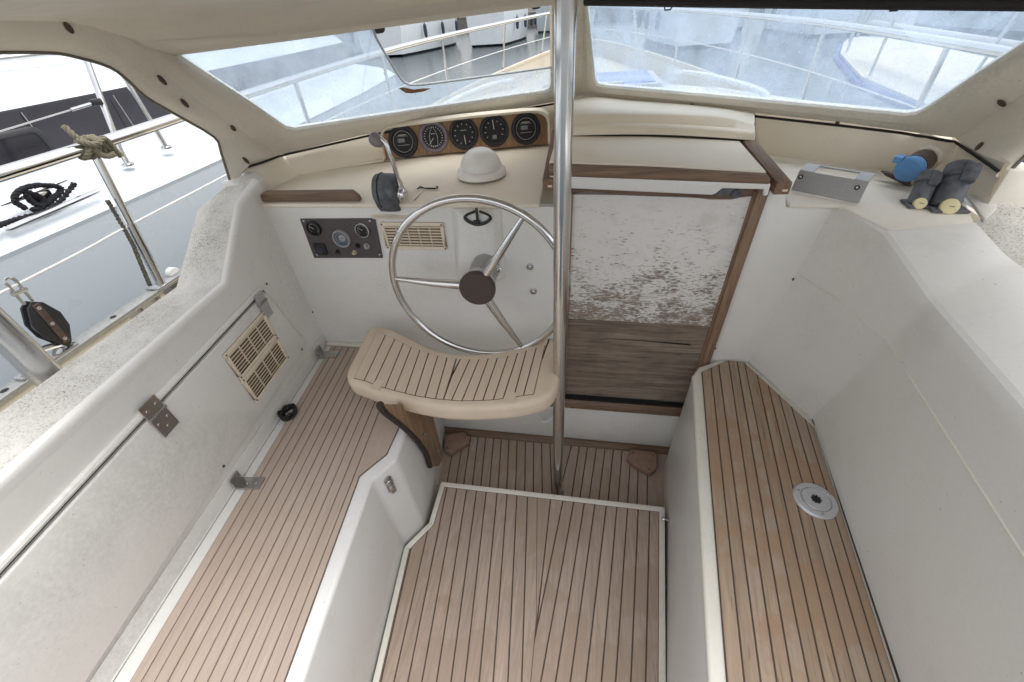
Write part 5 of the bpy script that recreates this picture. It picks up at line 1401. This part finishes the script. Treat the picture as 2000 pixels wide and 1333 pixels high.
# rubbing strip
q0_, q1_ = onX(10, 450, -2.43), onX(196, 371, -2.43)
part(nb_, 'rubbing_strip', MB().tube([q0_, lerp(q0_, q1_, .04) , lerp(q0_, q1_, .96), q1_], [.003, .012, .012, .003], 8), STEEL)
def nstan(px, py, tx, ty, X, bend, label):
    b = onX(px, py, X); t = onX(tx, ty, X - .02)
    k = lerp(b, t, .16) + bend
    s = thing('neighbour_stanchion', label, 'stanchion', b, 'stanchions on the neighbouring yacht')
    part(s, 'post', MB().tube([b, k, t, t + (t - k) * .2], .0145, 12), STEEL)
    part(s, 'foot', MB().lathe(b, (0, 0, 1), [(.03, -.004), (.03, .004), (.018, .010)], 16), STEEL)
nstan(250, 322, 170, 120, -2.56, V((0, -.012, .0)), 'stanchion with kinked foot on the neighbouring deck edge, nearest the knotted rope')
nstan(325, 289, 243, 152, -2.56, V((0, 0, 0)), 'straight stanchion on the neighbouring deck edge beside the shelter wing')
w0n, w1n = onX(0, 257, -2.57), onX(188, 200, -2.57)
wn = thing('neighbour_guard_wire', 'guard wire with turnbuckle on the neighbouring yacht', 'wire', w0n)
part(wn, 'wire', MB().tube([w0n + (w0n - w1n) * .5, w1n], .0032, 6), STEEL)
part(wn, 'turnbuckle', MB().tube([lerp(w0n, w1n, .7), lerp(w0n, w1n, .93)], .0075, 8), STEEL)
part(wn, 'end_fitting', MB().box(w1n, (.03, .05, .03)), BLACK, bevel=.006)
# cleat with black mooring line
c0c, c1c = onX(0, 402, -2.52), onX(130, 352, -2.52)
ctc = (c0c + c1c) / 2
cl = thing('neighbour_cleat', 'long steel cleat on the edge of the neighbouring deck', 'cleat', ctc + V((0, 0, -.03)))
part(cl, 'horns', MB().tube([c0c, lerp(c0c, c1c, .3), lerp(c0c, c1c, .7), c1c], [.006, .013, .013, .006], 10), STEEL)
part(cl, 'foot', MB().box(ctc + V((0, 0, -.025)), (.03, .10, .05)), STEEL, bevel=.006)
bl_ = MB(); dc_ = (c1c - c0c).normalized()
lpz = onX(66, 392, -2.50)
pts = [lpz + dc_ * a + V((.02, 0, b)) for a, b in ((-.06, -.012), (-.075, .03), (-.025, .058), (.05, .05), (.12, .01), (.06, -.016), (.0, -.026), (-.024, .010), (-.012, .042), (.024, .0), (.0, -.03), (-.045, -.026))]
strands(bl_, spline(pts, 7), .013, .05)
dn_l = [lpz + dc_ * .18 + V((.03, 0, .01)), lpz + dc_ * .02 + V((.035, 0, -.045)), onX(22, 432, -2.46), onX(-30, 455, -2.44), onX(-120, 510, -2.42)]
strands(bl_, spline(dn_l, 8), .013, .05)
single('mooring_line', bl_, ROPEB, 'thick black mooring line turned round the neighbouring cleat', 'rope')

# ================================================================== harbour
WZ = -.45
wt = single('water', MB().add([(-400, -60, WZ), (400, -60, WZ), (400, 700, WZ), (-400, 700, WZ)], [[0, 1, 2, 3]]), WATER, 'dark rippled harbour water', 'water', kind='structure')
HB = [gelcoat('hull_white_a', srgb(232, 236, 238), dirt=srgb(150, 150, 140), amount=.3, rough=.3, bump=.02), gelcoat('hull_grey', srgb(196, 204, 206), dirt=srgb(130, 132, 126), amount=.3, rough=.3, bump=.02)]
ANTI = plain('antifouling_black', srgb(40, 42, 46), .7)
FENDER = plain('fender_navy', srgb(58, 66, 84), .6)
def yacht(x, y, head, L, Bm, fb, label, hullm=0, mast=True, transom=False, fenders=3):
    """moored sailing yacht: bow towards heading (deg, clockwise from +Y)"""
    t = thing('moored_yacht', label, 'boat', (x, y, WZ), 'yachts moored in the harbour')
    h = rad(head); f = V((math.sin(h), math.cos(h), 0)); s = V((math.cos(h), -math.sin(h), 0)); o = V((x, y, WZ))
    P = lambda a, b, z: o + f * a * L + s * b * Bm + V((0, 0, z))
    st = [(-.5, .40, 1.0), (-.35, .46, .98), (-.1, .5, .97), (.15, .47, 1.0), (.33, .34, 1.08), (.44, .16, 1.15), (.5, .015, 1.2)]
    rings = []; anti = []; deck = []
    for a, b, k in st:
        rings.append([P(a, -b, fb * k), P(a - .002, -b * .97, fb * .5), P(a - .02 * (a > .3), -b * .86, .14)]); anti.append([P(a - .02 * (a > .3), -b * .86, .14), P(a - .04 * (a > .3), -b * .74, -.3)])
    pr = [[mirp for mirp in r] for r in rings]
    fl_ = lambda r, side: [o + f * ((p - o).dot(f)) + s * (-(p - o).dot(s)) + V((0, 0, (p - o).z)) for p in r] if side else r
    mbh = MB(); mba = MB(); mbd = MB()
    for sd_ in (0, 1):
        mbh.sheet([fl_(r, sd_) for r in rings]); mba.sheet([fl_(r, sd_) for r in anti])
    mbh.add(rings[0] + fl_(rings[0], 1), [[0, 1, 2, 5, 4, 3]])
    mbd.sheet([[r[0], fl_(r, 1)[0]] for r in rings])
    part(t, 'hull', mbh, HB[hullm], ang=40); part(t, 'boot_top', mba, ANTI); part(t, 'deck', mbd, HB[0])
    cab = [[P(a, sx * b, z * 1.0 + fb) for sx, b, z in ((-1, w_, -.02), (-1, w_ * .85, hh), (1, w_ * .85, hh), (1, w_, -.02))] for a, w_, hh in ((-.22, .28, .42), (.0, .30, .45), (.18, .2, .34), (.27, .12, .04))]
    cb_ = part(t, 'cabin', MB().loft(cab, True, True), HB[0], bevel=.04)
    for a in (-.15, -.04, .07):
        for sx in (-1, 1):
            w_ = .275 if a < 0 else .255
            c = P(a, sx * w_, fb + .21)
            part(t, 'window', MB().prism([c - f * .35 + V((0, 0, -.09)), c + f * .35 + V((0, 0, -.09)), c + f * .32 + V((0, 0, .09)), c - f * .32 + V((0, 0, .09))], s * sx * .06), NWIN, cb_)
    if mast:
        m0 = P(.08, 0, fb + .3)
        part(t, 'mast', MB().tube([m0, m0 + V((0, 0, L * 1.25))], .075, 10), ALU)
        part(t, 'boom', MB().tube([m0 + V((0, 0, 1.0)), m0 + V((0, 0, 1.05)) - f * L * .38], .10, 10), HB[1])
        for e in (P(.48, 0, fb * 1.2), P(-.48, 0, fb)): part(t, 'stay', MB().tube([e, m0 + V((0, 0, L * 1.2))], .012, 5), STEEL)
    for i in range(fenders):
        a = -.3 + .22 * i
        for sx in (-1, 1):
            b = .5 if -.2 < a < .2 else .47
            c = P(a, sx * (b + .04), fb * .45)
            part(t, 'fender', MB().lathe(c - V((0, 0, .45)), (0, 0, 1), [(.03, 0), (.12, .1), (.14, .45), (.12, .8), (.03, .9), (.02, 1.0)], 12), FENDER)
    pts = [P(a, b * .96, fb * k + .6) for a, b, k in st]; pts2 = [P(a, -b * .96, fb * k + .6) for a, b, k in st]
    part(t, 'guard_wire', MB().tube(pts, .016, 5).tube(pts2, .016, 5), STEEL)
    for a, b, k in st[::2]:
        for sx in (-1, 1): part(t, 'stanchion', MB().tube([P(a, sx * b * .96, fb * k), P(a, sx * b * .96, fb * k + .6)], .02, 6), STEEL)
    return t
yacht(-14.6, 42, 5, 15, 4.6, 3.0, 'large white yacht showing its stern beyond the gap in the port pane', 0, fenders=3)
yacht(-8.0, 46.5, 3, 14, 3.9, 3.0, 'white yacht with hanging dark fenders next to the large white yacht', 0, fenders=4)
yacht(-22, 41, 8, 14, 4.2, 2.8, 'grey hulled yacht beyond the guard rail, partly behind the hazy port pane', 1)
yacht(-1.8, 52, -3, 13, 3.8, 2.8, 'pale grey yacht straight ahead beyond the bow', 1)
yacht(5.4, 34, -4, 13, 4.0, 2.6, 'white yacht seen through the starboard pane over the coachroof', 0)
yacht(13.5, 36, 2, 13, 4.0, 2.4, 'white yacht beyond the water seen through the starboard pane', 0)
yacht(20, 30, 4, 13, 4.0, 2.4, 'far white yacht beyond the starboard guard rail', 1)
yacht(-4.6, 64, 2, 13, 3.9, 2.6, 'distant grey yacht in the gap between two white yachts ahead', 1)
yacht(9.6, 47, -2, 13, 3.9, 2.6, 'distant white yacht framed between two nearer yachts over the starboard bow', 0)
yacht(-30, 22, 20, 12, 3.6, 1.5, 'white yacht glimpsed over the neighbouring cabin roof', 0)
# boat close to starboard
def near_starboard():
    t = thing('starboard_neighbour', 'pale boat moored alongside to starboard with a furled pole on deck', 'boat', (3.4, 3.5, WZ))
    ys_ = [-3, 0, 2.5, 4.5, 6.0, 7.0, 7.6]; xin = [2.05, 2.05, 2.1, 2.3, 2.75, 3.2, 3.55]; cxx = 3.6
    mb = MB(); mb2 = MB()
    mb.sheet([[V((x, y, .95 + .02 * y)), V((x + .05, y, .4)), V((x + .2, y, WZ - .2))] for x, y in zip(xin, ys_)])
    mb.sheet([[V((2 * cxx - x, y, .95 + .02 * y)), V((2 * cxx - x - .05, y, .4)), V((2 * cxx - x - .2, y, WZ - .2))] for x, y in zip(xin, ys_)])
    mb2.sheet([[V((x, y, .94 + .02 * y)), V((2 * cxx - x, y, .94 + .02 * y))] for x, y in zip(xin, ys_)])
    part(t, 'hull', mb, HULLW, ang=60); part(t, 'deck', mb2, CREAMD)
    part(t, 'cabin', MB().loft([[V((2.75, y, .98)), V((2.85, y, h)), V((4.35, y, h)), V((4.45, y, .98))] for y, h in ((-2, 1.45), (2.4, 1.42), (3.6, 1.25), (4.2, 1.0))]), HULLW, bevel=.04)
    for y in (-.6, .5, 1.6): part(t, 'window', MB().prism([V((2.77, y - .35, 1.12)), V((2.77, y + .35, 1.12)), V((2.80, y + .33, 1.3)), V((2.80, y - .33, 1.3))], (-.012, 0, 0)), NWIN)
    part(t, 'deck_pole', MB().tube([V((2.35, 1.6, 1.25)), V((2.75, 5.6, 1.32))], .05, 12), ALU)
    part(t, 'rub_rail', MB().tube([V((x - .02, y, .90 + .02 * y)) for x, y in zip(xin, ys_)], .03, 8), plain('rub_blue', srgb(40, 60, 130), .5))
    rl_ = [V((x + .06, y, 1.58 + .02 * y)) for x, y in zip(xin, ys_)]
    part(t, 'guard_rail', MB().tube(spline(rl_, 3), .014, 8), STEEL)
    for p, x, y in zip(rl_, xin, ys_): part(t, 'stanchion', MB().tube([V((x + .06, y, .95 + .02 * y)), p], .013, 8), STEEL)
    m0 = V((3.6, 3.0, 1.3)); part(t, 'mast', MB().tube([m0, m0 + V((0, 0, 12))], .08, 12), ALU)
    for e in (V((2.25, 2.9, 1.0)), V((2.28, 2.6, 1.0)), V((2.28, 3.3, 1.02)), V((3.58, 7.5, 1.1))): part(t, 'shroud', MB().tube([e, m0 + V((0, 0, 11))], .010, 6), STEELD)
near_starboard()
single('quay_wall', MB().box((0, 85, .4), (320, 4, 1.9)), plain('quay_concrete', srgb(128, 124, 116), .85, var=.3, scale=2), 'low concrete quay wall far across the harbour water', 'wall')
